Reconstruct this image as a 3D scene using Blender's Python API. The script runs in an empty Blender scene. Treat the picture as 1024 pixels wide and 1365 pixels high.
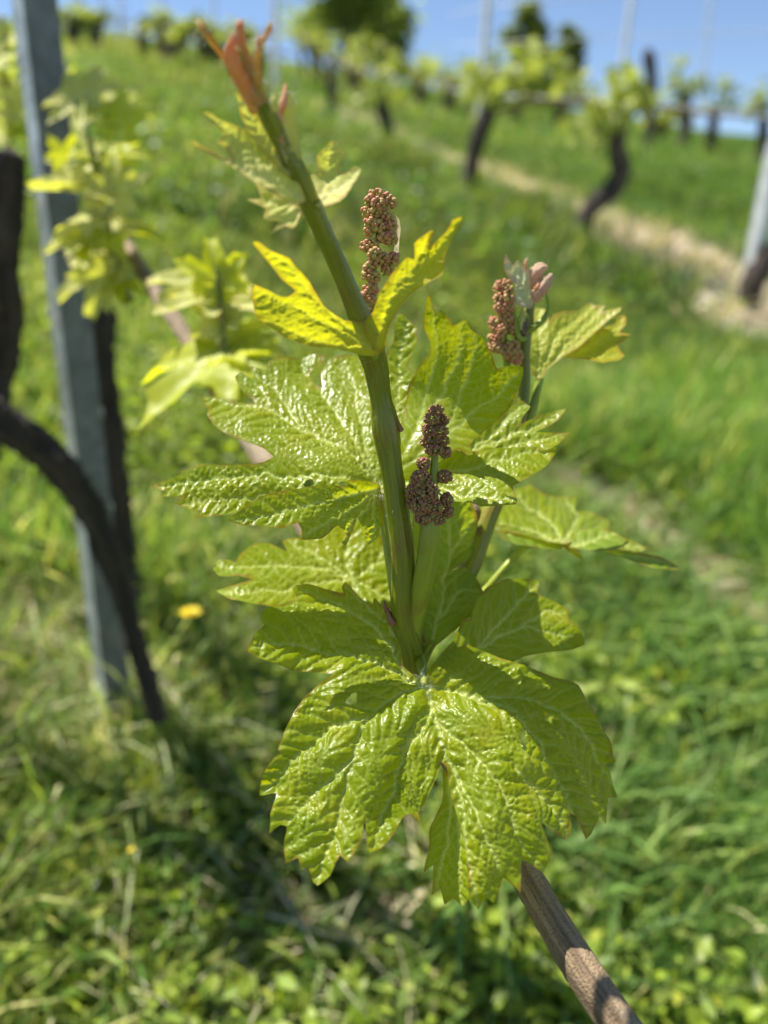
import bpy, math, random
import numpy as np
from mathutils import Vector
from mathutils.geometry import delaunay_2d_cdt

# ------------------------------------------------------------------ camera, world, sun
S = bpy.context.scene
PITCH = math.radians(18.0)
CAM = np.array([0.0, 0.0, 0.75])
LENS, SENS = 26.0, 25.96
K = 1024.0 * LENS / SENS            # focal length in pixels of a 1024-wide picture
FOCUS = 0.234
cam_data = bpy.data.cameras.new('camera')
cam = bpy.data.objects.new('camera', cam_data)
S.collection.objects.link(cam)
cam.location = CAM
cam.rotation_euler = (math.pi / 2 - PITCH, 0, 0)
cam_data.sensor_fit = 'HORIZONTAL'
cam_data.sensor_width = SENS
cam_data.lens = LENS
cam_data.clip_start = 0.01
cam_data.clip_end = 2000
cam_data.dof.use_dof = True
cam_data.dof.focus_distance = FOCUS
cam_data.dof.aperture_fstop = 26.0 / 4.7
S.camera = cam

SUN_EL, SUN_AZ = math.radians(60), math.radians(-58)   # azimuth from +Y, negative = to the left
sun_dir = np.array([math.sin(SUN_AZ) * math.cos(SUN_EL), math.cos(SUN_AZ) * math.cos(SUN_EL), math.sin(SUN_EL)])
w = bpy.data.worlds.new('World'); S.world = w; w.use_nodes = True
wn = w.node_tree
bg = wn.nodes['Background']
sky = wn.nodes.new('ShaderNodeTexSky')
sky.sky_type = 'NISHITA'; sky.sun_disc = False
sky.sun_elevation = SUN_EL; sky.sun_rotation = SUN_AZ
sky.air_density = 1.0; sky.dust_density = 0.0; sky.ozone_density = 1.0; sky.altitude = 2500
wn.links.new(sky.outputs[0], bg.inputs[0])
bg.inputs[1].default_value = 0.085
sl = bpy.data.lights.new('sun', 'SUN'); sl.energy = 5.0; sl.angle = math.radians(0.5); sl.color = (1.0, 0.95, 0.86)
so = bpy.data.objects.new('sun', sl); S.collection.objects.link(so)
so.rotation_euler = Vector(sun_dir).to_track_quat('Z', 'Y').to_euler()
S.view_settings.view_transform = 'Standard'; S.view_settings.look = 'None'
S.view_settings.exposure = 1.0; S.view_settings.gamma = 1.0; S.view_settings.use_curve_mapping = False
S.render.resolution_x = 768; S.render.resolution_y = 1024

# ------------------------------------------------------------------ helpers
CR = np.array([1.0, 0, 0])
CU = np.array([0, math.sin(PITCH), math.cos(PITCH)])
CF = np.array([0, math.cos(PITCH), -math.sin(PITCH)])
COL = S.collection

def P(px, py, d):
    px = np.asarray(px, float); py = np.asarray(py, float); d = np.asarray(d, float)
    a = (px - 512.0) / K; b = (682.5 - py) / K
    return CAM + d[..., None] * (CF + a[..., None] * CR + b[..., None] * CU)

def terrain(x, y):
    x = np.asarray(x, float); y = np.asarray(y, float)
    z = -0.165 * x * (1 / (1 + np.abs(x) / 60)) + 0.225 * y
    z = np.where(y < 0, 0.1 * y, z)
    over = np.clip(y - 24 - 0.10 * x, 0, None)
    z = z - 0.012 * over ** 2 / (1 + over * 0.05)
    z = z + 0.025 * np.sin(x * 2.1 + 0.7 * y) * np.sin(y * 1.3 + 1) + 0.05 * np.sin(x * 0.6 + 2) * np.sin(y * 0.45)
    return z

def gp(px, py, lift=0.0):
    a = (px - 512.0) / K; b = (682.5 - py) / K
    r = CF + a * CR + b * CU
    lo, hi = 0.2, 200.0
    t = lo
    while t < hi:
        p = CAM + t * r
        if p[2] < terrain(p[0], p[1]) + lift: break
        t *= 1.01
    return CAM + t * r

def link(o, parent=None):
    COL.objects.link(o)
    if parent is not None: o.parent = parent
    return o

def tag(o, label=None, cat=None, group=None, kind=None):
    if label: o['label'] = label
    if cat: o['category'] = cat
    if group: o['group'] = group
    if kind: o['kind'] = kind
    return o

def empty(name, loc, label, cat, group=None):
    o = bpy.data.objects.new(name, None); COL.objects.link(o)
    o.location = loc; o.empty_display_size = 0.02
    return tag(o, label, cat, group)

def wloc(o):
    l = np.array(o.location, float)
    while o.parent is not None:
        o = o.parent; l = l + np.array(o.location, float)
    return l

class MB:
    """collects vertices and faces for one mesh object"""
    def __init__(s):
        s.v = []; s.f = []; s.m = []; s.n = 0; s.att = {}
    def add(s, v, faces, mat=0, **att):
        v = np.asarray(v, float)
        for f in faces: s.f.append([i + s.n for i in f]); s.m.append(mat)
        for k in set(list(s.att) + list(att)):
            if k not in s.att:
                dim = np.asarray(att[k]).shape[1:]
                s.att[k] = [np.zeros((s.n,) + dim)] if s.n else []
            if k in att: s.att[k].append(np.asarray(att[k], float))
            else: s.att[k].append(np.zeros((len(v),) + s.att[k][0].shape[1:]))
        s.v.append(v); s.n += len(v)
    def build(s, name, mats, parent=None, smooth=True):
        v = np.concatenate(s.v)
        c = v.mean(axis=0)
        me = bpy.data.meshes.new(name)
        fast_mesh(me, v - c, s.f)
        if not isinstance(mats, (list, tuple)): mats = [mats]
        for m in mats: me.materials.append(m)
        me.polygons.foreach_set('material_index', s.m)
        me.polygons.foreach_set('use_smooth', [smooth] * len(me.polygons))
        for k, a in s.att.items(): put_attr(me, k, np.concatenate(a))
        o = bpy.data.objects.new(name, me)
        base = wloc(parent) if parent is not None else np.zeros(3)
        o.location = c - base
        return link(o, parent)

def fast_mesh(me, v, faces):
    n = len(v)
    sizes = np.fromiter((len(f) for f in faces), int, len(faces))
    flat = np.fromiter((i for f in faces for i in f), int, int(sizes.sum()))
    raw_mesh(me, v, flat, sizes)

def raw_mesh(me, v, flat, sizes):
    me.vertices.add(len(v)); me.vertices.foreach_set('co', np.asarray(v, np.float32).ravel())
    me.loops.add(len(flat)); me.loops.foreach_set('vertex_index', flat.astype(np.int32))
    me.polygons.add(len(sizes))
    st = np.concatenate([[0], np.cumsum(sizes)[:-1]]).astype(np.int32)
    me.polygons.foreach_set('loop_start', st)
    me.update(calc_edges=True); me.validate()

def put_attr(me, name, a):
    a = np.asarray(a, np.float32)
    if a.ndim == 1:
        at = me.attributes.new(name, 'FLOAT', 'POINT'); at.data.foreach_set('value', a)
    else:
        at = me.attributes.new(name, 'FLOAT_VECTOR', 'POINT'); at.data.foreach_set('vector', a.ravel())

def catmull(pts, sub=6, closed=False, tens=0.5):
    p = np.asarray(pts, float); n = len(p); out = []
    rg = n if closed else n - 1
    for i in range(rg):
        if closed: a, b, c, d = p[(i - 1) % n], p[i], p[(i + 1) % n], p[(i + 2) % n]
        else: a, b, c, d = p[max(i - 1, 0)], p[i], p[i + 1], p[min(i + 2, n - 1)]
        for k in range(sub):
            t = k / sub
            m1 = (c - a) * tens; m2 = (d - b) * tens
            out.append((2 * t**3 - 3 * t**2 + 1) * b + (t**3 - 2 * t**2 + t) * m1 + (-2 * t**3 + 3 * t**2) * c + (t**3 - t**2) * m2)
    if not closed: out.append(p[-1])
    return np.array(out)

def tube(mb, pts, radii, sides=12, sub=6, flat=1.0, flatdir=None, rough=0.0, ribs=0, ribamp=0.0, mat=0, seed=0, cap=True, knots=None, twist=0.0, freq=1.0):
    """swept tube; pts in metres, radii in metres; attribute tc = (cos, sin, length)"""
    pr = np.column_stack([np.asarray(pts, float), np.asarray(radii, float)])
    c = catmull(pr, sub)
    p = c[:, :3]; r = np.clip(c[:, 3], 1e-5, None)
    T = np.gradient(p, axis=0); T /= np.linalg.norm(T, axis=1)[:, None] + 1e-12
    L = np.concatenate([[0], np.cumsum(np.linalg.norm(np.diff(p, axis=0), axis=1))])
    up = np.array(flatdir if flatdir is not None else [0.13, 0.9, 0.2], float)
    N = up - T[0] * np.dot(up, T[0]); N /= np.linalg.norm(N)
    rs = np.random.default_rng(seed)
    ph = rs.random(8) * 6.28
    th = np.linspace(0, 2 * math.pi, sides, endpoint=False)
    V = []; TC = []
    for i in range(len(p)):
        N = N - T[i] * np.dot(N, T[i]); N /= np.linalg.norm(N)
        B = np.cross(T[i], N)
        a = th + twist * L[i]
        rr = r[i] * np.ones(sides)
        if ribs: rr = rr * (1 + ribamp * np.cos(ribs * a + ph[0]))
        if rough:
            l = L[i] / (r.max() + 1e-9) * freq
            rr = rr * (1 + rough * (0.5 * np.sin(3 * a + 0.9 * l + ph[1]) + 0.35 * np.sin(7 * a - 0.5 * l + ph[2]) * np.sin(0.7 * l + ph[3])
                       + 0.3 * np.sin(2 * a + 2.3 * l + ph[4]) + 0.3 * np.sin(13 * a + 1.1 * l + ph[5]) + 0.25 * np.sin(1.7 * l + ph[6])
                       + 0.35 * rs.standard_normal(sides)))
        ring = p[i] + rr[:, None] * (np.cos(a)[:, None] * N * flat + np.sin(a)[:, None] * B)
        V.append(ring); TC.append(np.column_stack([np.cos(a) * r[i], np.sin(a) * r[i], np.full(sides, L[i])]))
    V = np.concatenate(V); TC = np.concatenate(TC)
    F = []
    for i in range(len(p) - 1):
        for j in range(sides):
            k = (j + 1) % sides
            F.append((i * sides + j, i * sides + k, (i + 1) * sides + k, (i + 1) * sides + j))
    if cap:
        n = len(V)
        V = np.vstack([V, p[0] - T[0] * r[0] * 0.4, p[-1] + T[-1] * r[-1] * 0.6])
        TC = np.vstack([TC, TC[0], TC[-1]])
        q = (len(p) - 1) * sides
        for j in range(sides):
            k = (j + 1) % sides
            F.append((j, n, k)); F.append((q + j, q + k, n + 1))
    mb.add(V, F, mat, tc=TC)
    return p

# ------------------------------------------------------------------ materials
def new_mat(name):
    m = bpy.data.materials.new(name); m.use_nodes = True
    nt = m.node_tree
    for n in list(nt.nodes): nt.nodes.remove(n)
    out = nt.nodes.new('ShaderNodeOutputMaterial')
    return m, nt, out

def nd(nt, t, **kw):
    n = nt.nodes.new(t)
    for k, v in kw.items():
        if k.startswith('i_'):
            key = k[2:]
            n.inputs[int(key) if key.isdigit() else key].default_value = v
        else: setattr(n, k, v)
    return n

def attr(nt, name):
    return nd(nt, 'ShaderNodeAttribute', attribute_name=name)

def mixc(nt, fac, a, b, mode='MIX'):
    n = nt.nodes.new('ShaderNodeMix'); n.data_type = 'RGBA'; n.blend_type = mode
    for sock, v in ((n.inputs[0], fac), (n.inputs[6], a), (n.inputs[7], b)):
        if isinstance(v, bpy.types.NodeSocket): nt.links.new(v, sock)
        elif isinstance(v, (int, float)): sock.default_value = v
        else: sock.default_value = tuple(v) + ((1,) if len(v) == 3 else ())
    return n.outputs[2]

def maprange(nt, v, a, b, c=0.0, d=1.0):
    n = nd(nt, 'ShaderNodeMapRange'); n.clamp = True
    nt.links.new(v, n.inputs[0])
    for i, q in enumerate((a, b, c, d)): n.inputs[i + 1].default_value = q
    return n.outputs[0]

def noise(nt, scale, detail=3, rough=0.6, vec=None, scalevec=None):
    n = nd(nt, 'ShaderNodeTexNoise', i_Scale=scale, i_Detail=detail, i_Roughness=rough)
    if vec is None:
        tc = nd(nt, 'ShaderNodeTexCoord'); vec = tc.outputs['Object']
    if scalevec:
        mp = nd(nt, 'ShaderNodeMapping'); mp.inputs['Scale'].default_value = scalevec
        nt.links.new(vec, mp.inputs[0]); vec = mp.outputs[0]
    nt.links.new(vec, n.inputs['Vector'])
    return n.outputs['Fac']

def leaf_material(name, base, base2, trans, fac=0.45, rough=0.33, spec=0.42, veincol=(0.60, 0.66, 0.20), edgecol=(0.30, 0.10, 0.02), under=None, bump=0.12, veinmix=0.75, edgew=4.0):
    m, nt, out = new_mat(name)
    ve = attr(nt, 'vein').outputs['Fac']; ed = attr(nt, 'edge').outputs['Fac']
    n1 = noise(nt, 45, 4); n2 = noise(nt, 420, 3)
    c = mixc(nt, maprange(nt, n1, 0.35, 0.65), base, base2)
    c = mixc(nt, maprange(nt, noise(nt, 90, 3), .5, .72, 0, .45), c, (base2[0] * 1.5, base2[1] * 1.12, base2[2]))
    c = mixc(nt, maprange(nt, n2, 0.3, 0.75, 0.0, 0.35), c, (base[0] * 1.35, base[1] * 1.2, base[2]))
    vm = maprange(nt, ve, 0.0, 1.0, 0.0, veinmix)
    c = mixc(nt, vm, c, veincol)
    en = nd(nt, 'ShaderNodeMath', operation='ADD'); nt.links.new(ed, en.inputs[0])
    nt.links.new(maprange(nt, noise(nt, 120, 2), 0.3, 0.7, -2.5, 4.5), en.inputs[1])
    em = maprange(nt, en.outputs[0], 0.0, edgew, 0.85, 0.0)
    em2 = nd(nt, 'ShaderNodeMath', operation='MULTIPLY', i_1=0.55); nt.links.new(em, em2.inputs[0]); em = em2.outputs[0]
    c = mixc(nt, em, c, edgecol)
    # a few brown flecks
    fl = nd(nt, 'ShaderNodeTexVoronoi', i_Scale=160.0); tcn = nd(nt, 'ShaderNodeTexCoord'); nt.links.new(tcn.outputs['Object'], fl.inputs['Vector'])
    sp = nd(nt, 'ShaderNodeMath', operation='MULTIPLY')
    nt.links.new(maprange(nt, fl.outputs['Distance'], 0.07, 0.13, 1.0, 0.0), sp.inputs[0])
    nt.links.new(maprange(nt, noise(nt, 60, 2), 0.62, 0.68), sp.inputs[1])
    c = mixc(nt, sp.outputs[0], c, (0.16, 0.07, 0.02))
    geo = nd(nt, 'ShaderNodeNewGeometry')
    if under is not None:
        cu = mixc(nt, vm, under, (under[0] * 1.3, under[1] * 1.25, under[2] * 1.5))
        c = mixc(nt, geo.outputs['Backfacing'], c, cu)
    pb = nd(nt, 'ShaderNodeBsdfPrincipled', i_Roughness=rough)
    pb.inputs['Specular IOR Level'].default_value = spec
    nt.links.new(c, pb.inputs['Base Color'])
    bmp = nd(nt, 'ShaderNodeBump', i_Strength=bump, i_Distance=0.0004)
    nt.links.new(noise(nt, 1500, 2), bmp.inputs['Height'])
    nt.links.new(bmp.outputs[0], pb.inputs['Normal'])
    nt.links.new(maprange(nt, noise(nt, 300, 3), 0.3, 0.7, rough * 0.8, rough * 1.5), pb.inputs['Roughness'])
    tb = nd(nt, 'ShaderNodeBsdfTranslucent')
    tcol = mixc(nt, maprange(nt, n2, 0.3, 0.75, 0.0, 0.5), trans, (trans[0] * 0.72, trans[1] * 0.78, trans[2] * 0.8))
    tcol = mixc(nt, vm, tcol, (trans[0] * 0.95, trans[1] * 1.0, trans[2] + .08))
    tcol = mixc(nt, em, tcol, (0.45, 0.12, 0.02))
    nt.links.new(tcol, tb.inputs[0])
    mx = nd(nt, 'ShaderNodeMixShader', i_0=fac)
    nt.links.new(pb.outputs[0], mx.inputs[1]); nt.links.new(tb.outputs[0], mx.inputs[2])
    nt.links.new(mx.outputs[0], out.inputs[0])
    return m

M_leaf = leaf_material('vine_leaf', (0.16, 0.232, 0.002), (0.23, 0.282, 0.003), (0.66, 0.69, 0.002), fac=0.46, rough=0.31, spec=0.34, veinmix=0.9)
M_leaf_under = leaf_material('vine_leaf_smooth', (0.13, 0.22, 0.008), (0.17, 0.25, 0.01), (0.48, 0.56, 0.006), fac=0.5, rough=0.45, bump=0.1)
M_young = leaf_material('young_leaf', (0.36, 0.40, 0.02), (0.42, 0.40, 0.02), (0.80, 0.76, 0.01), fac=0.55, rough=0.42, edgecol=(0.40, 0.10, 0.02), veinmix=0.3, edgew=6.0)
M_woolly = leaf_material('woolly_young_leaf', (0.50, 0.52, 0.12), (0.60, 0.60, 0.22), (0.85, 0.85, 0.08), fac=0.42, rough=0.6, spec=0.35, edgecol=(0.45, 0.16, 0.06), veinmix=0.4, edgew=6.0, veincol=(0.6, 0.62, 0.4))
M_pinkbud = leaf_material('pink_bud', (0.60, 0.48, 0.30), (0.58, 0.30, 0.26), (0.7, 0.5, 0.3), fac=0.3, rough=0.7, spec=0.2)
M_half = leaf_material('pale_lime_leaf', (0.40, 0.44, 0.05), (0.48, 0.50, 0.08), (0.85, 0.82, 0.03), fac=0.5, rough=0.45, veinmix=0.4, edgew=6.0)
M_silver = leaf_material('silvery_bud_leaf', (0.60, 0.62, 0.38), (0.66, 0.62, 0.44), (0.66, 0.66, 0.26), fac=0.3, rough=0.6, spec=0.3, edgecol=(0.50, 0.16, 0.14), veinmix=0.6, edgew=7.0, veincol=(0.35, 0.45, 0.2))
M_bg_leaf = leaf_material('background_leaf', (0.22, 0.34, 0.03), (0.34, 0.42, 0.03), (0.55, 0.62, 0.02), fac=0.5, rough=0.42, veinmix=0.4)

M_far_leaf = leaf_material('far_vine_leaf', (0.22, 0.30, 0.06), (0.34, 0.38, 0.07), (0.46, 0.52, 0.06), fac=0.45, rough=0.45, veinmix=0.3)

M_lime = leaf_material('lime_young_leaf', (0.42, 0.49, 0.015), (0.50, 0.54, 0.04), (0.88, 0.88, 0.02), fac=0.5, rough=0.45, edgew=3.0)

def stem_material(name, c1, c2, red=(0.20, 0.06, 0.03), rough=0.4, trans=0.0):
    m, nt, out = new_mat(name)
    tc = attr(nt, 'tc').outputs['Vector']
    a = noise(nt, 900, 3, vec=tc, scalevec=(1, 1, 0.08)); b = noise(nt, 60, 3, vec=tc)
    c = mixc(nt, maprange(nt, a, 0.35, 0.65), c1, c2)
    c = mixc(nt, maprange(nt, b, 0.52, 0.72, 0, 0.6), c, red)
    c = mixc(nt, maprange(nt, noise(nt, 500, 2, vec=tc, scalevec=(1, 1, .03)), .55, .7, 0, .35), c, (0.30, 0.30, 0.05))
    sp = noise(nt, 2500, 2, vec=tc)
    c = mixc(nt, maprange(nt, sp, 0.66, 0.72, 0, 0.5), c, (0.3, 0.3, 0.12))
    pb = nd(nt, 'ShaderNodeBsdfPrincipled', i_Roughness=rough); nt.links.new(c, pb.inputs['Base Color'])
    pb.inputs['Subsurface Weight'].default_value = trans
    pb.inputs['Subsurface Radius'].default_value = (0.6, 1.0, 0.15); pb.inputs['Subsurface Scale'].default_value = 0.003
    bmp = nd(nt, 'ShaderNodeBump', i_Strength=0.5, i_Distance=0.0005); nt.links.new(a, bmp.inputs['Height'])
    nt.links.new(bmp.outputs[0], pb.inputs['Normal']); nt.links.new(pb.outputs[0], out.inputs[0])
    return m
M_stem = stem_material('green_shoot', (0.13, 0.155, 0.005), (0.20, 0.21, 0.008), trans=0.5)
M_petiole = stem_material('petiole', (0.20, 0.25, 0.015), (0.27, 0.31, 0.02), trans=0.5)

def bark_material(name, dark, mid, light, scale=1.0, streak=0.06, rough=0.8, bump=0.8, dist=0.002, moss=None):
    m, nt, out = new_mat(name)
    tc = attr(nt, 'tc').outputs['Vector']
    a = noise(nt, 260 * scale, 5, 0.7, vec=tc, scalevec=(1, 1, streak)); b = noise(nt, 40 * scale, 4, vec=tc, scalevec=(1, 1, 0.3))
    g = noise(nt, 1400 * scale, 3, vec=tc)
    c = mixc(nt, maprange(nt, a, 0.38, 0.62), dark, mid)
    c = mixc(nt, maprange(nt, b, 0.52, 0.7, 0, 0.8), c, light)
    c = mixc(nt, maprange(nt, g, 0.55, 0.68, 0, 0.7), c, dark)
    if moss: c = mixc(nt, maprange(nt, noise(nt, 25 * scale, 3, vec=tc), 0.6, 0.66), c, moss)
    pb = nd(nt, 'ShaderNodeBsdfPrincipled', i_Roughness=rough); nt.links.new(c, pb.inputs['Base Color'])
    bmp = nd(nt, 'ShaderNodeBump', i_Strength=bump, i_Distance=dist)
    ad = nd(nt, 'ShaderNodeMath', operation='ADD'); nt.links.new(a, ad.inputs[0]); nt.links.new(g, ad.inputs[1])
    nt.links.new(ad.outputs[0], bmp.inputs['Height'])
    nt.links.new(bmp.outputs[0], pb.inputs['Normal']); nt.links.new(pb.outputs[0], out.inputs[0])
    return m
M_cane = bark_material('cane_bark', (0.10, 0.065, 0.035), (0.40, 0.28, 0.16), (0.62, 0.50, 0.34), rough=0.6, bump=1.0, dist=0.0014)
M_bark = bark_material('old_vine_bark', (0.022, 0.016, 0.012), (0.095, 0.07, 0.05), (0.28, 0.21, 0.15), scale=0.3, bump=1.0, dist=0.006, moss=(0.20, 0.13, 0.02))
M_treebark = bark_material('tree_bark', (0.05, 0.04, 0.03), (0.12, 0.10, 0.08), (0.2, 0.17, 0.14), scale=0.05)

def metal_material(name, col, rough=0.5, metallic=0.6):
    m, nt, out = new_mat(name)
    v = nd(nt, 'ShaderNodeTexVoronoi', i_Scale=90.0); t = nd(nt, 'ShaderNodeTexCoord'); nt.links.new(t.outputs['Object'], v.inputs['Vector'])
    sep = nd(nt, 'ShaderNodeSeparateColor'); nt.links.new(v.outputs['Color'], sep.inputs[0])
    c = mixc(nt, maprange(nt, sep.outputs[0], 0, 1), tuple(q * 0.8 for q in col), tuple(min(1, q * 1.15) for q in col))
    c = mixc(nt, maprange(nt, noise(nt, 14, 5), 0.45, 0.7, 0, 0.55), c, tuple(q * 0.5 for q in col))
    c = mixc(nt, maprange(nt, noise(nt, 30, 4), 0.68, 0.75, 0, 0.6), c, (0.18, 0.09, 0.05))
    pb = nd(nt, 'ShaderNodeBsdfPrincipled', i_Roughness=rough, i_Metallic=metallic); nt.links.new(c, pb.inputs['Base Color'])
    nt.links.new(pb.outputs[0], out.inputs[0])
    return m
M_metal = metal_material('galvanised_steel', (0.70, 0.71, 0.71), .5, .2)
M_metal_shaded = metal_material('shaded_steel', (0.17, 0.18, 0.185), .6, .3)  # darker copy of the steel, shade on the post web put into its colour

def bud_material():
    m, nt, out = new_mat('flower_buds')
    c = attr(nt, 'col').outputs['Color']
    pb = nd(nt, 'ShaderNodeBsdfPrincipled', i_Roughness=0.6)
    c2 = mixc(nt, maprange(nt, noise(nt, 700, 2), 0.45, 0.65, 0, 0.4), c, (0.42, 0.40, 0.12))
    nt.links.new(c2, pb.inputs['Base Color'])
    pb.inputs['Subsurface Weight'].default_value = 0.25; pb.inputs['Subsurface Radius'].default_value = (1, 0.5, 0.2); pb.inputs['Subsurface Scale'].default_value = 0.0008
    nt.links.new(pb.outputs[0], out.inputs[0]); return m
M_bud = bud_material()

def blade_material(name, fac=0.4, rough=0.55, spec=0.2):
    m, nt, out = new_mat(name)
    c = attr(nt, 'col').outputs['Color']
    pb = nd(nt, 'ShaderNodeBsdfPrincipled', i_Roughness=rough); nt.links.new(c, pb.inputs['Base Color'])
    pb.inputs['Specular IOR Level'].default_value = spec
    tb = nd(nt, 'ShaderNodeBsdfTranslucent')
    nt.links.new(mixc(nt, 1.0, c, (1.7, 1.7, 0.8), 'MULTIPLY'), tb.inputs[0])
    mx = nd(nt, 'ShaderNodeMixShader', i_0=fac)
    nt.links.new(pb.outputs[0], mx.inputs[1]); nt.links.new(tb.outputs[0], mx.inputs[2]); nt.links.new(mx.outputs[0], out.inputs[0])
    return m
M_grass = blade_material('grass_blades')
M_weed = blade_material('weed_leaves', rough=0.45, spec=0.35)
M_straw = blade_material('dry_straw', fac=0.2, rough=0.6)
M_crown = blade_material('tree_leaves', fac=0.5)

def plain(name, col, rough=0.6):
    m, nt, out = new_mat(name)
    c = mixc(nt, maprange(nt, noise(nt, 300, 3), 0.35, 0.65), tuple(q * 0.8 for q in col), col)
    pb = nd(nt, 'ShaderNodeBsdfPrincipled', i_Roughness=rough); nt.links.new(c, pb.inputs['Base Color']); nt.links.new(pb.outputs[0], out.inputs[0])
    return m

# ------------------------------------------------------------------ leaf surfaces
def inpoly(x, y, poly):
    r = np.zeros(len(x), bool)
    n = len(poly)
    for i in range(n):
        x1, y1 = poly[i]; x2, y2 = poly[(i + 1) % n]
        if y1 == y2: continue
        c = ((y1 > y) != (y2 > y)) & (x < (x2 - x1) * (y - y1) / (y2 - y1) + x1)
        r ^= c
    return r

def segdist(x, y, segs):
    """min distance to segments, plus arclength and id of nearest"""
    D = np.full(len(x), 1e9); U = np.zeros(len(x)); I = np.zeros(len(x)); W = np.ones(len(x))
    for (ax, ay, bx, by, u0, idd, w0) in segs:
        dx, dy = bx - ax, by - ay; L2 = dx * dx + dy * dy + 1e-9
        t = np.clip(((x - ax) * dx + (y - ay) * dy) / L2, 0, 1)
        d = np.hypot(x - ax - t * dx, y - ay - t * dy)
        k = d < D
        D = np.where(k, d, D); U = np.where(k, u0 + t * math.sqrt(L2), U); I = np.where(k, idd, I); W = np.where(k, w0, W)
    return D, U, I, W

def h2(i, j, s):
    a = np.sin(i * 127.1 + j * 311.7 + s * 74.7) * 43758.5453
    b = np.sin(i * 269.5 + j * 183.3 + s * 24.3) * 28001.8384
    return a - np.floor(a), b - np.floor(b)

def voronoi(u, v, s=0.0):
    iu = np.floor(u); iv = np.floor(v)
    F1 = np.full(len(u), 9.0); F2 = np.full(len(u), 9.0); R = np.zeros(len(u))
    for a in (-1, 0, 1):
        for b in (-1, 0, 1):
            hx, hy = h2(iu + a, iv + b, s)
            d = np.hypot(iu + a + 0.15 + 0.7 * hx - u, iv + b + 0.15 + 0.7 * hy - v)
            k = d < F1
            F2 = np.where(k, F1, np.minimum(F2, d)); R = np.where(k, hx, R); F1 = np.where(k, d, F1)
    return F1, F2, R

def vnoise(x, y, s=0.0):
    ix = np.floor(x); iy = np.floor(y); fx = x - ix; fy = y - iy
    fx = fx * fx * (3 - 2 * fx); fy = fy * fy * (3 - 2 * fy)
    a = h2(ix, iy, s)[0]; b = h2(ix + 1, iy, s)[0]; c = h2(ix, iy + 1, s)[0]; d = h2(ix + 1, iy + 1, s)[0]
    return (a * (1 - fx) + b * fx) * (1 - fy) + (c * (1 - fx) + d * fx) * fy

def tps(ctrl):
    c = np.asarray(ctrl, float); p = c[:, :2] / 100; n = len(p)
    def phi(r): return r * r * np.log(r + 1e-9)
    A = phi(np.linalg.norm(p[:, None] - p[None], axis=2)) + 0.02 * np.eye(n)
    Q = np.column_stack([np.ones(n), p])
    Mx = np.block([[A, Q], [Q.T, np.zeros((3, 3))]])
    sol = np.linalg.lstsq(Mx, np.concatenate([c[:, 2], np.zeros(3)]), rcond=None)[0]
    def f(x, y):
        q = np.column_stack([x, y]) / 100
        r = np.linalg.norm(q[:, None] - p[None], axis=2)
        return phi(r) @ sol[:n] + sol[n] + q @ sol[n + 1:]
    return f

def smooth01(x): x = np.clip(x, 0, 1); return x * x * (3 - 2 * x)

def vein_segs(veins, spacing=17.0, ang=48, seed=0, secl=0.5):
    rs = np.random.default_rng(seed)
    prim, sec = [], []; sid = 0
    for vi, vn in enumerate(veins):
        c = catmull(vn, 5); dl = np.linalg.norm(np.diff(c, axis=0), axis=1); L = np.concatenate([[0], np.cumsum(dl)]); tot = L[-1]
        for i in range(len(c) - 1):
            prim.append((*c[i], *c[i + 1], L[i], vi, 1 - 0.75 * L[i] / tot))
        t = spacing * 0.8
        while t < tot - 4:
            for sg in (-1, 1):
                tt = min(tot - 1, t + (spacing * 0.4 if sg > 0 else 0) + rs.uniform(-2, 2))
                k = min(len(c) - 2, max(0, np.searchsorted(L, tt) - 1))
                d = c[k + 1] - c[k]; d = d / (np.linalg.norm(d) + 1e-9)
                p0 = c[k] + d * (tt - L[k])
                a = math.radians(ang + rs.uniform(-5, 5)) * sg
                ln = min(95, secl * (tot - tt) + 16 + 0.12 * tot)
                q = p0; u = 0
                for s_ in range(4):
                    aa = a * (1 - 0.13 * s_)
                    e = np.array([d[0] * math.cos(aa) - d[1] * math.sin(aa), d[0] * math.sin(aa) + d[1] * math.cos(aa)])
                    q2 = q + e * ln / 4
                    sec.append((*q, *q2, u, sid, 1 - 0.2 * s_)); q = q2; u += ln / 4
                sid += 1
            t += spacing
    return prim, sec

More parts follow.
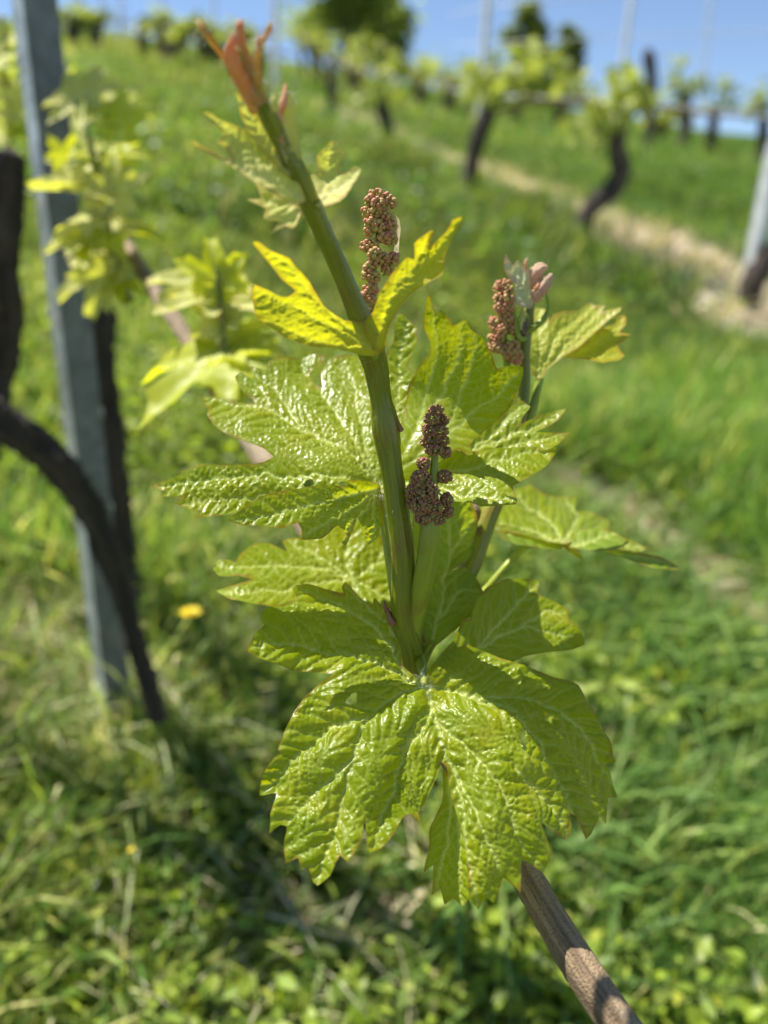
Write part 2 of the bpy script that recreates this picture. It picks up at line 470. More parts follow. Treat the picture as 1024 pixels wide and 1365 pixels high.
def surf_patch(mb, outline, ctrl, veins, holes=(), step=1.8, a0=3.0, a1=2.2, a2=1.5, a3=1.15, cell=7.0, spacing=17, seed=0, sub=3, tens=0.2, flip=False, mat=0, rotate=None, secl=0.5, wav=1.5):
    out = catmull(outline, sub, True, tens)
    # irregular margin
    rs = np.random.default_rng(seed + 5)
    nn = (vnoise(out[:, 0] / 5, out[:, 1] / 5, seed) - 0.5)
    ctr = out.mean(axis=0); rad = out - ctr; rad /= np.linalg.norm(rad, axis=1)[:, None] + 1e-9
    out = out + rad * nn[:, None] * 1.6
    x0, y0 = out.min(axis=0); x1, y1 = out.max(axis=0)
    gx, gy = np.meshgrid(np.arange(x0, x1, step), np.arange(y0, y1, step * 0.87))
    gx = gx + (np.arange(gx.shape[0]) % 2)[:, None] * step * 0.5
    gx = gx.ravel() + rs.uniform(-.12, .12, gx.size) * step; gy = gy.ravel() + rs.uniform(-.12, .12, gy.size) * step
    k = inpoly(gx, gy, out); gx, gy = gx[k], gy[k]
    bs = [(*out[i], *out[(i + 1) % len(out)], 0, 0, 1) for i in range(len(out))]
    ed = segdist(gx, gy, bs)[0]
    k = ed > step * 0.5; gx, gy = gx[k], gy[k]
    pts = np.vstack([out, np.column_stack([gx, gy])])
    n0 = len(out)
    res = delaunay_2d_cdt([Vector(p) for p in pts], [(i, (i + 1) % n0) for i in range(n0)], [], 0, 1e-5)
    V = np.array([tuple(p) for p in res[0]]); F = np.array(res[2])
    cen = V[F].mean(axis=1)
    keep = inpoly(cen[:, 0], cen[:, 1], out)
    for h in holes:
        hh = catmull(h, 4, True, 0.5); keep &= ~inpoly(cen[:, 0], cen[:, 1], hh)
    F = F[keep]
    x, y = V[:, 0], V[:, 1]
    ed = segdist(x, y, bs)[0]
    prim, sec = vein_segs(veins, spacing, seed=seed, secl=secl)
    wx = x + 7 * (vnoise(x / 22, y / 22, 1) - .5) + 3 * (vnoise(x / 8, y / 8, 6) - .5); wy = y + 7 * (vnoise(x / 22, y / 22, 2) - .5) + 3 * (vnoise(x / 8, y / 8, 7) - .5)
    d1, u1, i1, w1 = segdist(wx, wy, prim) if prim else (np.full(len(x), 50.), x * 0, x * 0, x * 0 + 1)
    d2, u2, i2, w2 = segdist(wx, wy, sec) if sec else (np.full(len(x), 50.), x, x * 0, x * 0 + 1)
    F1, F2, R = voronoi(u2 / cell + i2 * 7.3, d2 / (cell * 1.15) + i2 * 3.1 + .3, seed)
    G1, G2, R2 = voronoi(wx / (cell * 0.95), wy / (cell * 0.95), seed + 3)
    edf = smooth01(ed / 6)
    bl = np.clip((F2 - F1) / 0.75, 0, 1) ** .7; bs2 = smooth01((G2 - G1) / 0.6)
    amp = 0.45 + 1.1 * vnoise(x / 34, y / 34, seed + 9)
    h = a3 * amp * (bl * (0.5 + 0.5 * R) + 0.55 * bs2 * (.5 + R2)) * edf
    h -= a2 * w2 * np.exp(-(d2 / 2.8) ** 2) * edf
    h -= a1 * w1 * np.exp(-(d1 / 4.0) ** 2) * (0.4 + 0.6 * edf)
    h += a0 * smooth01(d1 / 26)
    h += a0 * 0.28 * smooth01(d2 / 9)
    h += wav * 2.5 * (vnoise(x / 33, y / 33, seed + 2) - 0.5) + wav * 0.7 * (vnoise(x / 16, y / 16, seed + 4) - 0.5) * smooth01(1 - ed / 30)
    if flip: h = -h
    d = tps(ctrl)(x, y)
    if (V[F[0]][1] - V[F[0]][0])[0] * (V[F[0]][2] - V[F[0]][0])[1] - (V[F[0]][1] - V[F[0]][0])[1] * (V[F[0]][2] - V[F[0]][0])[0] > 0:
        F = F[:, ::-1]
    W = P(x, y, d)
    # displacement along smooth base normal
    nx = np.zeros_like(W)
    fn = np.cross(W[F[:, 1]] - W[F[:, 0]], W[F[:, 2]] - W[F[:, 0]])
    for j in range(3): np.add.at(nx, F[:, j], fn)
    nx /= np.linalg.norm(nx, axis=1)[:, None] + 1e-20
    tocam = CAM - W
    sgn = np.sign((nx * tocam).sum(axis=1)); nx *= sgn[:, None]
    W = W + nx * (h * d / K)[:, None]
    vein = np.clip((.35 + .65 * w1) * np.exp(-(d1 / 1.9) ** 2) + 0.34 * w2 * np.exp(-(d2 / 1.2) ** 2) + 0.05 * np.exp(-((F2 - F1) / 0.10) ** 2) + 0.04 * np.exp(-((G2 - G1) / 0.10) ** 2), 0, 1)
    if rotate is not None: W = rotate(W)
    mb.add(W, [tuple(f) for f in F], mat, vein=vein, edge=ed, tc=W * 0)
    return tps(ctrl)

def cv(cx, cy, s, pts):
    """crop pixel -> picture pixel"""
    return [(cx + a / s, cy + b / s) for a, b in pts]
A_ = lambda p: cv(200, 380, 2.844, p)
B_ = lambda p: cv(500, 380, 2.438, p)
C_ = lambda p: cv(320, 740, 1.969, p)
D_ = lambda p: cv(240, 0, 2.56, p)
E_ = lambda p: cv(280, 680, 3.2, p)
G_ = lambda p: cv(620, 320, 4.267, p)
H_ = lambda p: cv(460, 500, 3.25, p)
I_ = lambda p: cv(430, 230, 5.12, p)

def petiole(parent, pts, r0, r1, mat=None, sides=10, name='petiole'):
    mb = MB(); pp = [P(*q) for q in pts]; n = len(pp)
    tube(mb, pp, [r0 + (r1 - r0) * i / (n - 1) for i in range(n)], sides, 8, rough=0.05, seed=len(pts))
    return mb.build(name, mat or M_petiole, parent)

vine = empty('grapevine', P(548, 930, 0.262), 'foreground grapevine in sharp focus, crinkled green leaves and flower buds on a brown cane', 'grapevine')

# ---- leaf in the middle (spans behind the stem)
mb = MB()
J = (507, 655)
outl = A_([(868,770),(800,790),(700,805),(560,835),(330,873),(250,880),(182,883),(195,858),(150,850),(97,828),(130,803),(40,803),(60,785),(5,763),(60,740),(120,718),(115,708),(160,697),(200,683),(290,682),(380,678),(430,672),(468,655),(430,625),(370,600),(290,570),(240,535),(215,500),(218,475),(192,428),(250,425),(310,440),(395,447),(388,430),(345,400),(322,350),(345,335),(402,362),(378,322),(388,312),(440,330),(450,295),(500,280),(570,275),(580,250),(620,265),(662,275),(652,300),(608,328),(604,347),(625,378),(655,392),(650,340),(680,285),(740,262),(800,275),(860,310)])
outl += B_([(60,190),(66,140),(75,100),(95,100),(135,140),(137,190),(120,240),(108,262),(128,292),(145,265),(172,235),(200,300),(230,420),(250,520),(270,545),(330,545),(400,536),(480,530),(530,525),(590,525),(585,548),(555,595),(530,612),(470,648),(445,660),(462,700),(455,715),(400,722),(345,724),(320,710),(240,700),(150,705),(60,690),(20,672)])
vA = [[J] + A_([(800,640),(740,545),(640,400),(580,320),(585,262)]),
      [J] + A_([(760,640),(600,560),(450,470),(330,450),(205,430)]),
      [J] + A_([(740,720),(560,720),(380,715),(200,740),(15,763)]),
      [J] + A_([(700,790),(450,800),(250,820),(110,828)]),
      [J] + A_([(820,640),(790,500),(770,380),(745,275)]),
      A_([(560,520),(470,400),(400,340),(340,345)]),
      [J] + B_([(60,450),(80,330),(90,200),(100,110)]),
      [J] + B_([(120,600),(250,600),(400,570),(580,530)]),
      [J] + B_([(120,640),(260,670),(380,690),(450,705)]),
      [J] + B_([(90,520),(150,380),(165,300)])]
ctrl = [(507,655,.250),(207,650,.236),(270,540,.262),(430,478,.284),(330,600,.250),(420,590,.255),(350,690,.240),(480,480,.278),(535,430,.272),(560,560,.262),(640,600,.252),(740,595,.256),(690,670,.234),(600,665,.240),(460,640,.246)]
surf_patch(mb, outl, ctrl, vA, holes=[A_([(582,755),(600,738),(620,742),(612,760),(592,768)]), A_([(712,752),(730,745),(745,752),(730,768)])], step=1.7, seed=3, wav=2.0)
# basal lobe curling over, left of the stem
o2 = A_([(872,765),(850,748),(800,742),(752,740),(742,765),(700,760),(650,762),(600,768),(500,785),(420,805),(370,838),(292,893),(360,913),(440,918),(500,926),(560,905),(574,935),(568,966),(655,960),(690,930),(712,912),(735,940),(725,975),(742,988),(770,930),(783,880),(800,910),(812,962),(835,985),(862,958),(870,920),(886,905),(880,850),(875,810)])
ctrl = [(505,652,.2465),(460,642,.240),(400,655,.237),(330,690,.229),(400,700,.231),(470,690,.240),(455,722,.239),(490,724,.242),(400,718,.230)]
surf_patch(mb, o2, ctrl, [[(505,652)] + A_([(760,790),(600,840),(420,880),(310,893)]), [(505,652)] + A_([(780,830),(700,890),(590,950)]), [(505,652)] + A_([(820,840),(760,900),(735,975)]), [(505,652)] + A_([(850,870),(835,975)])], step=1.7, seed=11, a3=1.2, a0=3.0)
# shaded upper right lobe, folded towards the viewer
o3 = B_([(60,560),(90,430),(110,330),(145,270),(175,232),(180,190),(160,140),(165,60),(175,30),(190,75),(206,92),(214,78),(240,100),(255,132),(295,110),(310,142),(326,155),(350,170),(385,230),(400,270),(430,262),(482,265),(478,310),(465,350),(440,400),(410,430),(370,465),(325,500),(310,520),(320,550),(300,552),(270,535),(230,560),(160,610),(90,640)])
ctrl = [(525,610,.2495),(540,520,.262),(572,395,.234),(570,470,.249),(600,480,.243),(620,430,.229),(660,450,.223),(697,490,.221),(685,540,.228),(640,580,.241),(600,577,.249),(570,620,.2485),(560,560,.256)]
surf_patch(mb, o3, ctrl, [B_([(60,600),(130,470),(180,300),(200,200),(180,60)]), B_([(90,590),(245,480),(320,415),(400,350),(470,280)]), B_([(230,490),(290,330),(330,160)]), B_([(130,470),(230,330),(270,240),(290,120)])], step=1.9, seed=21, a3=0.45, a2=0.5, a1=1.1, a0=1.2, wav=1.0)
# yellow-green back-lit lobe behind it
o4 = B_([(270,552),(300,520),(330,480),(400,440),(450,385),(475,375),(505,395),(482,430),(474,456),(540,420),(620,402),(598,437),(570,455),(522,480),(630,483),(612,503),(592,526),(560,540),(500,545),(400,552),(320,560)])
ctrl = [(600,610,.252),(640,575,.260),(690,545,.264),(755,548,.262),(755,580,.258),(690,600,.256),(735,600,.254)]
surf_patch(mb, o4, ctrl, [B_([(285,550),(380,510),(480,470),(612,405)]), B_([(300,552),(420,530),(520,505),(625,486)]), B_([(320,530),(400,470),(480,385)])], step=1.9, seed=31, a3=0.9)
lf1 = mb.build('leaf', M_leaf, vine)
tag(lf1, 'broad sunlit leaf spreading both sides behind the main stem')
petiole(lf1, [(507,657,.251),(512,700,.250),(519,750,.2485),(527,805,.247)], .0011, .0014)

# ---- bottom leaf
mb = MB()
J2 = (566, 914)
outl = C_([(487,345),(455,315),(428,290),(420,240),(402,200),(382,150),(352,115),(345,137),(300,95),(278,75),(267,86),(273,106),(240,95),(190,80),(145,85),(134,100),(146,126),(75,145),(60,150),(50,172),(60,190),(30,225),(17,258),(60,280),(130,305),(190,312),(242,318),(205,342),(150,400),(115,470),(100,512),(102,522),(60,575),(52,632),(97,625),(85,680),(80,732),(108,710),(126,714),(117,760),(122,808),(155,795),(163,826),(180,820),(190,855),(205,868),(240,840),(266,788),(288,803),(320,740),(325,695),(330,730),(338,782),(370,770),(400,735),(423,692),(440,685),(473,718),(466,680),(480,662),(500,625),(520,580),(530,545),
  (545,560),(550,600),(560,650),(580,720),(595,800),(598,860),(600,905),(628,930),(645,895),(665,912),(690,848),(712,862),(727,877),(732,840),(740,800),(765,812),(790,828),(803,790),(800,740),(783,700),(820,725),(858,748),(863,710),(858,676),(880,690),(905,748),(930,690),(945,708),(958,640),(982,637),(978,590),(960,550),(977,540),(955,480),(925,420),(890,372),(880,350),(820,325),(740,300),(700,288),(640,262),(590,250),(540,262),(510,290)])
v2 = [[J2] + C_([(430,320),(330,275),(200,250),(80,235),(25,255)]),
      [J2] + C_([(440,310),(400,250),(330,180),(250,130),(160,95)]),
      [J2] + C_([(400,380),(320,450),(290,560),(250,700),(205,860)]),
      C_([(345,425),(250,450),(150,530),(65,620)]), C_([(300,530),(200,620),(130,700)]),
      [J2] + C_([(490,440),(430,520),(400,620),(345,770)]),
      [J2] + C_([(515,440),(540,520),(575,620),(592,760),(628,920)]),
      [J2] + C_([(520,440),(620,530),(700,640),(740,760),(795,820)]),
      [J2] + C_([(600,370),(720,420),(800,520),(850,630),(905,740)]),
      [J2] + C_([(620,370),(760,380),(880,450),(975,600)]), C_([(560,560),(620,680),(690,840)]), C_([(720,560),(800,640),(858,740)]), C_([(430,250),(350,150),(275,85)])]
ctrl = [(566,914,.240),(330,870,.231),(400,785,.256),(470,800,.254),(500,840,.248),(440,880,.240),(400,950,.230),(350,1055,.219),(430,1170,.208),(490,1130,.209),(470,1000,.222),(590,1010,.226),(560,1080,.222),(640,1100,.213),(635,1212,.207),(720,1170,.212),(760,1110,.218),(818,1060,.238),(780,930,.240),(700,890,.244),(720,990,.228),(640,960,.230),(810,1000,.240)]
surf_patch(mb, outl, ctrl, v2, holes=[C_([(408,505),(432,495),(443,465),(448,470),(445,495),(425,512)]), C_([(735,470),(745,452),(750,490),(747,518),(737,500)]), C_([(275,398),(300,370),(305,385),(302,400)])], step=1.75, seed=5, spacing=23, a3=1.35, a2=1.6, a1=3.4, a0=7.5, cell=7.5, wav=3.8)
# fold of the lower lobe turned underneath
o2 = C_([(535,560),(530,650),(515,682),(500,715),(500,770),(487,832),(511,812),(504,892),(530,872),(541,917),(560,900),(582,922),(600,905),(620,880),(615,760),(600,700),(575,640),(555,590)])
ctrl = [(590,1020,.2275),(575,1085,.231),(570,1160,.234),(590,1205,.228),(625,1190,.215),(625,1100,.2195),(605,1050,.2235)]
surf_patch(mb, o2, ctrl, [C_([(545,580),(550,700),(530,800),(515,880)]), C_([(560,640),(580,780),(582,915)])], step=1.9, seed=15, a3=1.0)
# upper right lobe
o3 = C_([(487,345),(495,300),(520,268),(560,225),(582,172),(600,168),(620,120),(650,85),(700,65),(740,62),(787,66),(780,102),(830,125),(862,147),(860,165),(885,190),(903,237),(860,252),(800,258),(740,268),(712,285),(700,292),(640,275),(560,300)])
ctrl = [(566,912,.241),(600,860,.247),(622,826,.252),(650,790,.262),(716,772,.272),(758,813,.266),(775,858,.260),(690,885,.249),(630,880,.246)]
surf_patch(mb, o3, ctrl, [[J2] + C_([(560,290),(640,240),(740,190),(870,215)]), C_([(600,270),(680,180),(740,110),(780,72)]), C_([(740,190),(800,150),(850,150)])], step=1.9, seed=25, a3=0.9, a2=1.1, a0=2.0)
lf2 = mb.build('leaf', M_leaf, vine)
tag(lf2, 'largest glossy leaf at the foot of the shoot, crossed by shadow')
petiole(lf2, [(566,914,.242),(563,890,.252),(556,870,.258)], .0014, .0018)

# ---- leaf behind, left
mb = MB()
outl = E_([(10,250),(30,240),(18,222),(40,210),(90,215),(108,225),(130,190),(180,150),(230,142),(280,155),(328,178),(308,135),(340,118),(420,120),(500,70),(620,20),(700,60),(745,150),(790,230),(800,330),(780,420),(700,440),(560,420),(430,400),(360,388),(270,418),(190,405),(95,382),(60,362),(28,340),(90,320),(182,300),(120,285),(40,282)])
J3 = E_([(600,290)])[0]
v3 = [[J3] + E_([(480,250),(300,230),(150,240),(20,240)]), [J3] + E_([(450,310),(300,340),(150,350),(40,340)]), [J3] + E_([(580,200),(600,80)]), [J3] + E_([(500,220),(400,160),(330,125)]), [J3] + E_([(680,240),(740,160)]), [J3] + E_([(700,340),(790,380)]), [J3] + E_([(600,350),(560,415)])]
ctrl = [(467,770,.286),(285,755,.272),(330,790,.264),(350,730,.285),(400,705,.297),(480,690,.302),(525,750,.294),(500,810,.278),(400,800,.270)]
surf_patch(mb, outl, ctrl, v3, step=2.2, seed=8, a3=1.4, a1=2.4, a0=2.5)
lf3 = mb.build('leaf', M_leaf, vine); tag(lf3, 'half hidden leaf behind the left side of the stem')
petiole(lf3, [(467,770,.288),(500,805,.284),(530,835,.270),(543,850,.262)], .0010, .0013)

# ---- shaded leaf behind the flower stalk
mb = MB()
outl = [(548,700),(560,668),(590,655),(623,658),(637,690),(636,729),(620,750),(600,762),(618,756),(632,768),(645,790),(640,812),(622,826),(600,845),(580,862),(566,855),(560,820),(552,770)]
ctrl = [(590,670,.270),(635,710,.276),(560,720,.268),(600,780,.266),(640,790,.268),(575,855,.254),(600,830,.256)]
surf_patch(mb, outl, ctrl, [[(575,855),(590,790),(600,730),(600,665)], [(580,830),(610,790),(640,785)], [(598,745),(620,710),(632,695)]], step=2.0, seed=18, a3=0.9, a0=2)
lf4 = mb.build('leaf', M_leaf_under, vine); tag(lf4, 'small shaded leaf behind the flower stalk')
petiole(lf4, [(575,856,.256),(565,868,.258),(553,880,.261)], .0009, .0011)

# ---- leaf edge-on at right
mb = MB()
outl = B_([(380,790),(400,700),(450,668),(500,655),(540,680),(600,690),(652,694),(650,735),(700,740),(757,768),(760,800),(830,830),(882,860),(850,872),(760,850),(690,835),(640,830),(615,842),(540,830),(470,815)])
ctrl = [(665,700,.300),(690,655,.325),(750,665,.335),(810,690,.335),(862,735,.315),(750,715,.300),(700,715,.297),(800,722,.303)]
surf_patch(mb, outl, ctrl, [[(752,724)] + B_([(560,760),(450,680)]), [(752,724)] + B_([(660,740),(600,695)]), [(752,724)] + B_([(720,800),(870,862)]), [(752,724)] + B_([(520,800),(400,775)])], step=2.2, seed=28, a3=0.9)
for q, (ol, ct) in enumerate([
    ([(385,795),(420,782),(470,795),(540,815),(620,842),(600,858),(540,856),(470,850),(420,835)], [(660,705,.296),(750,728,.298),(700,732,.286)]),
    ([(615,850),(640,822),(660,800),(730,790),(780,808),(824,845),(780,868),(700,866),(640,858)], [(755,728,.298),(790,706,.302),(838,728,.290),(790,735,.284)]),
    ([(700,845),(760,855),(860,868),(930,885),(988,918),(970,930),(900,925),(850,905),(790,880)], [(790,730,.292),(850,736,.292),(904,756,.288),(860,755,.285)]),
    ([(612,840),(640,850),(662,865),(684,897),(650,882),(622,862)], [(752,725,.298),(780,747,.292),(765,740,.294)])]):
    c = np.array(ct + [(np.mean([p[0] for p in ct]), np.mean([p[1] for p in ct]), np.mean([p[2] for p in ct]))])
    o_ = B_(ol)
    surf_patch(mb, o_, c, [[o_[0], o_[len(o_) // 2]]], step=2.2, seed=60 + q, a3=0.7, mat=1)
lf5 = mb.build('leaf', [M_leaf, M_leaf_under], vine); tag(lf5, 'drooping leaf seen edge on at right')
petiole(lf5, [(752,724,.300),(715,722,.300),(690,738,.298),(668,762,.294),(648,785,.288),(620,815,.280),(580,850,.268),(560,865,.262)], .0011, .0014)

# ---- yellow back-lit young leaf at the upper node
mb = MB()
outl = D_([(255,972),(290,985),(340,1010),(368,1012),(392,992),(345,950),(322,920),(290,880),(248,828),(268,825),(310,855),(372,880),(402,920),(440,960),(490,1045),(560,1092),(625,1100),(690,1130),(700,1180),(670,1215),(620,1215),(540,1192),(440,1180),(360,1150),(300,1110),(258,1080),(243,1010)])
ctrl = [(495,460,.2135),(340,400,.196),(337,330,.188),(400,370,.197),(360,440,.197),(430,440,.205),(470,425,.211),(450,465,.208)]
surf_patch(mb, outl, ctrl, [[(500,465)] + D_([(560,1140),(440,1080),(340,1030),(255,990)]), [(500,465)] + D_([(560,1110),(440,1000),(370,900),(255,830)]), [(500,465)] + D_([(520,1170),(400,1140),(290,1090)])], step=2.0, seed=38, a3=0.8, a0=3, cell=7, wav=2.5)
outl = D_([(620,1110),(640,1085),(660,1060),(688,990),(728,930),(772,878),(800,885),(798,830),(820,808),(862,783),(866,800),(850,842),(885,815),(912,788),(932,748),(962,738),(965,760),(935,810),(912,872),(892,935),(850,962),(800,992),(750,1050),(712,1120),(700,1180),(665,1200)])
ctrl = [(495,460,.2135),(510,410,.209),(545,345,.204),(578,308,.199),(614,290,.193),(590,360,.200),(550,390,.206),(520,430,.210),(570,340,.206)]
surf_patch(mb, outl, ctrl, [[(500,462)] + D_([(720,1020),(800,930),(890,850),(955,750)]), D_([(700,1060),(760,960),(810,880),(860,790)]), D_([(720,1020),(800,960),(880,920)])], step=2.0, seed=48, a3=0.8, a0=3, cell=7, wav=2.5)
lf6 = mb.build('leaf', M_young, vine); tag(lf6, 'yellow backlit young leaf at the upper node')
petiole(lf6, [(498,462,.2140),(499,472,.218),(501,492,.226)], .0011, .0014)

# ---- woolly leaves near the tip
mb = MB()
outl = D_([(78,385),(100,385),(135,410),(180,428),(240,460),(300,505),(355,560),(400,620),(425,690),(400,700),(350,682),(290,650),(230,605),(180,572),(110,532),(35,492),(45,478),(110,515),(175,545),(160,510),(122,488),(145,462),(120,430)])
ctrl = [(405,270,.187),(275,150,.176),(255,190,.172),(340,190,.184),(340,240,.178),(300,205,.179),(380,240,.186)]
surf_patch(mb, outl, ctrl, [D_([(420,690),(300,560),(180,460),(85,390)]), D_([(420,695),(300,620),(170,555),(40,485)])], step=2.2, seed=58, a3=0.9, a0=4, cell=7, wav=3)
outl = D_([(180,315),(205,325),(215,345),(250,375),(290,430),(340,520),(385,590),(360,600),(300,540),(240,470),(205,400),(195,350)])
surf_patch(mb, outl, [(385,230,.186),(312,125,.178),(330,180,.180),(350,170,.184)], [D_([(380,595),(280,450),(190,320)])], step=2.2, seed=68, a3=0.9, cell=6)
outl = D_([(230,605),(300,655),(400,700),(425,735),(385,782),(360,770),(305,798),(340,758),(285,752),(292,712),(228,682),(275,676),(260,640)])
surf_patch(mb, outl, [(405,272,.187),(335,240,.187),(330,265,.183),(362,310,.180),(380,300,.184)], [D_([(420,710),(340,690),(235,682)]), D_([(420,715),(370,760),(310,795)])], step=2.2, seed=78, a3=0.8, cell=6, mat=0)
lf7 = mb.build('leaf', M_woolly, vine); tag(lf7, 'pale woolly leaf unfolding left of the shoot tip')
mb = MB()
outl = D_([(430,690),(440,640),(450,600),(475,590),(470,535),(485,515),(500,500),(520,478),(538,488),(556,520),(572,513),(568,540),(546,562),(552,592),(598,568),(618,580),(592,632),(572,680),(540,702),(485,710)])
surf_patch(mb, outl, [(408,272,.193),(440,190,.192),(482,228,.189),(460,270,.186),(440,240,.195)], [D_([(450,700),(500,600),(520,485)]), D_([(460,700),(540,640),(612,580)])], step=2.0, seed=88, a3=1.0, cell=6, a0=4)
lf8 = mb.build('leaf', M_woolly, vine); tag(lf8, 'tiny pale folded leaf right of the shoot tip')
petiole(lf8, [(425,272,.192),(420,278,.1945),(418,290,.1975)], .0009, .0010)

# ---- main stem
mb = MB()
path = [(548,925,.268),(548,900,.262),(547,870,.258),(540,835,.252),(536,800,.2475),(537,740,.243),(530,680,.239),(521,620,.235),(514,570,.232),(507,530,.229),(500,485,.224),(490,455,.219),(470,400,.211),(447,345,.204),(424,295,.197),(400,240,.190),(378,195,.184),(358,155,.178),(342,120,.173),(330,90,.169),(322,62,.166)]
wpx = [28,31,36,35,31,31,30,30,37,29,34,36,27,25,26,28,23,24,19,14,7]
tube(mb, [P(*p) for p in path], [w_ * p[2] / K / 2 for w_, p in zip(wpx, path)], 40, 10, ribs=9, ribamp=0.035, rough=0.03, seed=4)
# scale and small knobs at the nodes
for (a, b, d, r) in [(519,818,.2475,.0009),(514,806,.249,.0007),(530,560,.2305,.0007),(499,562,.231,.0007),(478,454,.2165,.0008)]:
    tube(mb, [P(a + 6, b + 14, d), P(a, b + 4, d), P(a - 2, b - 5, d)], [r * 1.2, r, r * .3], 8, 4, rough=0.2, seed=int(a), mat=1)
stem = mb.build('stem', [M_stem, plain('node_scale', (0.28, 0.12, 0.05))], vine); tag(stem, 'thick green main stem')
# fine hairs along the stem
mb = MB(); rs = np.random.default_rng(3)
cp = catmull([list(P(*p)) + [w_ * p[2] / K / 2] for p, w_ in zip(path, wpx)], 10)
for i in range(420):
    k = rs.integers(4, len(cp) - 12); b = cp[k, :3]; r = cp[k, 3]; T = cp[k + 1, :3] - cp[k, :3]; T /= np.linalg.norm(T)
    v = rs.standard_normal(3); v -= T * v.dot(T); v /= np.linalg.norm(v)
    s0 = b + v * r * 0.97; L_ = rs.uniform(.0004, .0013)
    e = v + T * rs.uniform(-.5, .8) + rs.standard_normal(3) * .3
    tube(mb, [s0, s0 + e * L_ * .5, s0 + (e + rs.standard_normal(3) * .4) * L_], [.00003, .000022, .00001], 3, 1, cap=False)
mb.build('hair', plain('plant_hair', (0.6, 0.62, 0.45)), stem)

# ---- tip bud leaves
M_red = leaf_material('reddish_bud', (0.60, 0.19, 0.10), (0.56, 0.42, 0.12), (0.90, 0.36, 0.10), fac=0.4, rough=0.5)
M_orange = leaf_material('orange_bud', (0.58, 0.32, 0.08), (0.48, 0.40, 0.08), (0.85, 0.48, 0.06), fac=0.45, rough=0.5)
def fuzz(parent, pts_, ws_, n, ln, seed, col=None):
    rs = np.random.default_rng(seed); mb = MB()
    c = catmull([list(P(*p)) + [w_ * p[2] / K / 2] for p, w_ in zip(pts_, ws_)], 8)
    for i in range(n):
        k = rs.integers(0, len(c) - 1); v = rs.standard_normal(3); v /= np.linalg.norm(v)
        s0 = c[k, :3] + v * c[k, 3] * .85; e = v + rs.standard_normal(3) * .7; L_ = ln * rs.uniform(.5, 1.5)
        tube(mb, [s0, s0 + e * L_ * .5, s0 + (e + rs.standard_normal(3) * .5) * L_], [.00004, .00003, .000015], 3, 1, cap=False)
    mb.build('hair', M_hair, parent)
M_hair = plain('white_wool', (0.75, 0.75, 0.62))
for nm, mt, pts_, ws_, fl, fz in [
    ('bud_leaf', M_orange, [(340,150,.1745),(318,112,.171),(303,85,.168),(287,62,.165),(274,44,.163),(268,34,.163),(265,27,.163)], [12,9,6,6,8,9,3], .8, 60),
    ('bud_leaf', M_red, [(338,135,.172),(324,110,.169),(312,88,.167),(308,68,.166),(312,50,.165),(318,42,.165)], [11,18,20,17,9,3], .7, 120),
    ('bud_leaf', M_red, [(345,140,.173),(336,105,.170),(328,75,.167),(322,52,.165),(320,35,.164),(321,27,.164)], [12,15,12,11,11,4], .7, 110),
    ('bud_leaf', M_orange, [(352,135,.1735),(345,112,.170),(342,90,.168),(345,68,.167),(353,50,.166),(360,38,.165),(362,30,.165)], [10,12,12,9,6,7,3], .6, 90),
    ('bud_leaf', M_red, [(347,70,.1675),(345,58,.167),(346,48,.1665)], [7,9,4], .7, 30),
    ('bud_leaf', M_woolly, [(388,220,.187),(383,195,.184),(381,165,.182),(382,142,.181),(384,126,.180)], [24,32,28,24,10], .6, 330),
    ('bud_leaf', M_red, [(376,190,.181),(372,170,.180),(373,150,.179),(379,134,.179),(381,112,.180)], [6,9,10,9,3], .6, 90),
    ('bud_leaf', M_woolly, [(356,120,.171),(352,115,.1705),(349,110,.170)], [9,11,6], .8, 60),
    ('bud_leaf', M_woolly, [(368,148,.175),(366,138,.174),(366,128,.174)], [8,11,5], .8, 60)]:
    mb = MB(); pp = [P(*p) for p in pts_]
    tube(mb, pp, [w_ * p[2] / K / 2 for w_, p in zip(ws_, pts_)], 18, 8, flat=fl, flatdir=CF, rough=0.14, ribs=5, ribamp=.13, seed=len(pts_) + ws_[1], freq=2)
    mb.att['edge'] = [np.full(mb.n, 20.0)]; mb.att['vein'] = [np.zeros(mb.n)]
    bl_ = mb.build(nm, mt, vine)
    fuzz(bl_, pts_, ws_, int(fz * 1.4), .0008, ws_[0])
fuzz(lf1, [(505,650,.2475),(503,658,.2465),(500,664,.246)], [16,18,14], 120, .0014, 1)
fuzz(lf2, [(562,905,.241),(566,914,.240),(572,922,.239)], [14,18,14], 150, .0014, 2)

# ---- flower clusters
def ico(sub=1):
    t = (1 + 5 ** .5) / 2
    v = [(-1,t,0),(1,t,0),(-1,-t,0),(1,-t,0),(0,-1,t),(0,1,t),(0,-1,-t),(0,1,-t),(t,0,-1),(t,0,1),(-t,0,-1),(-t,0,1)]
    f = [(0,11,5),(0,5,1),(0,1,7),(0,7,10),(0,10,11),(1,5,9),(5,11,4),(11,10,2),(10,7,6),(7,1,8),(3,9,4),(3,4,2),(3,2,6),(3,6,8),(3,8,9),(4,9,5),(2,4,11),(6,2,10),(8,6,7),(9,8,1)]
    v = [np.array(p) / np.linalg.norm(p) for p in v]
    for _ in range(sub):
        c = {}; g = []
        def mid(a, b):
            k = (min(a, b), max(a, b))
            if k not in c:
                m = v[a] + v[b]; v.append(m / np.linalg.norm(m)); c[k] = len(v) - 1
            return c[k]
        for a, b, d in f:
            x, y, z = mid(a, b), mid(b, d), mid(d, a); g += [(a, x, z), (b, y, x), (d, z, y), (x, y, z)]
        f = g
    return np.array(v), f
IV, IF = ico(1)
IV2, IF2 = ico(2)

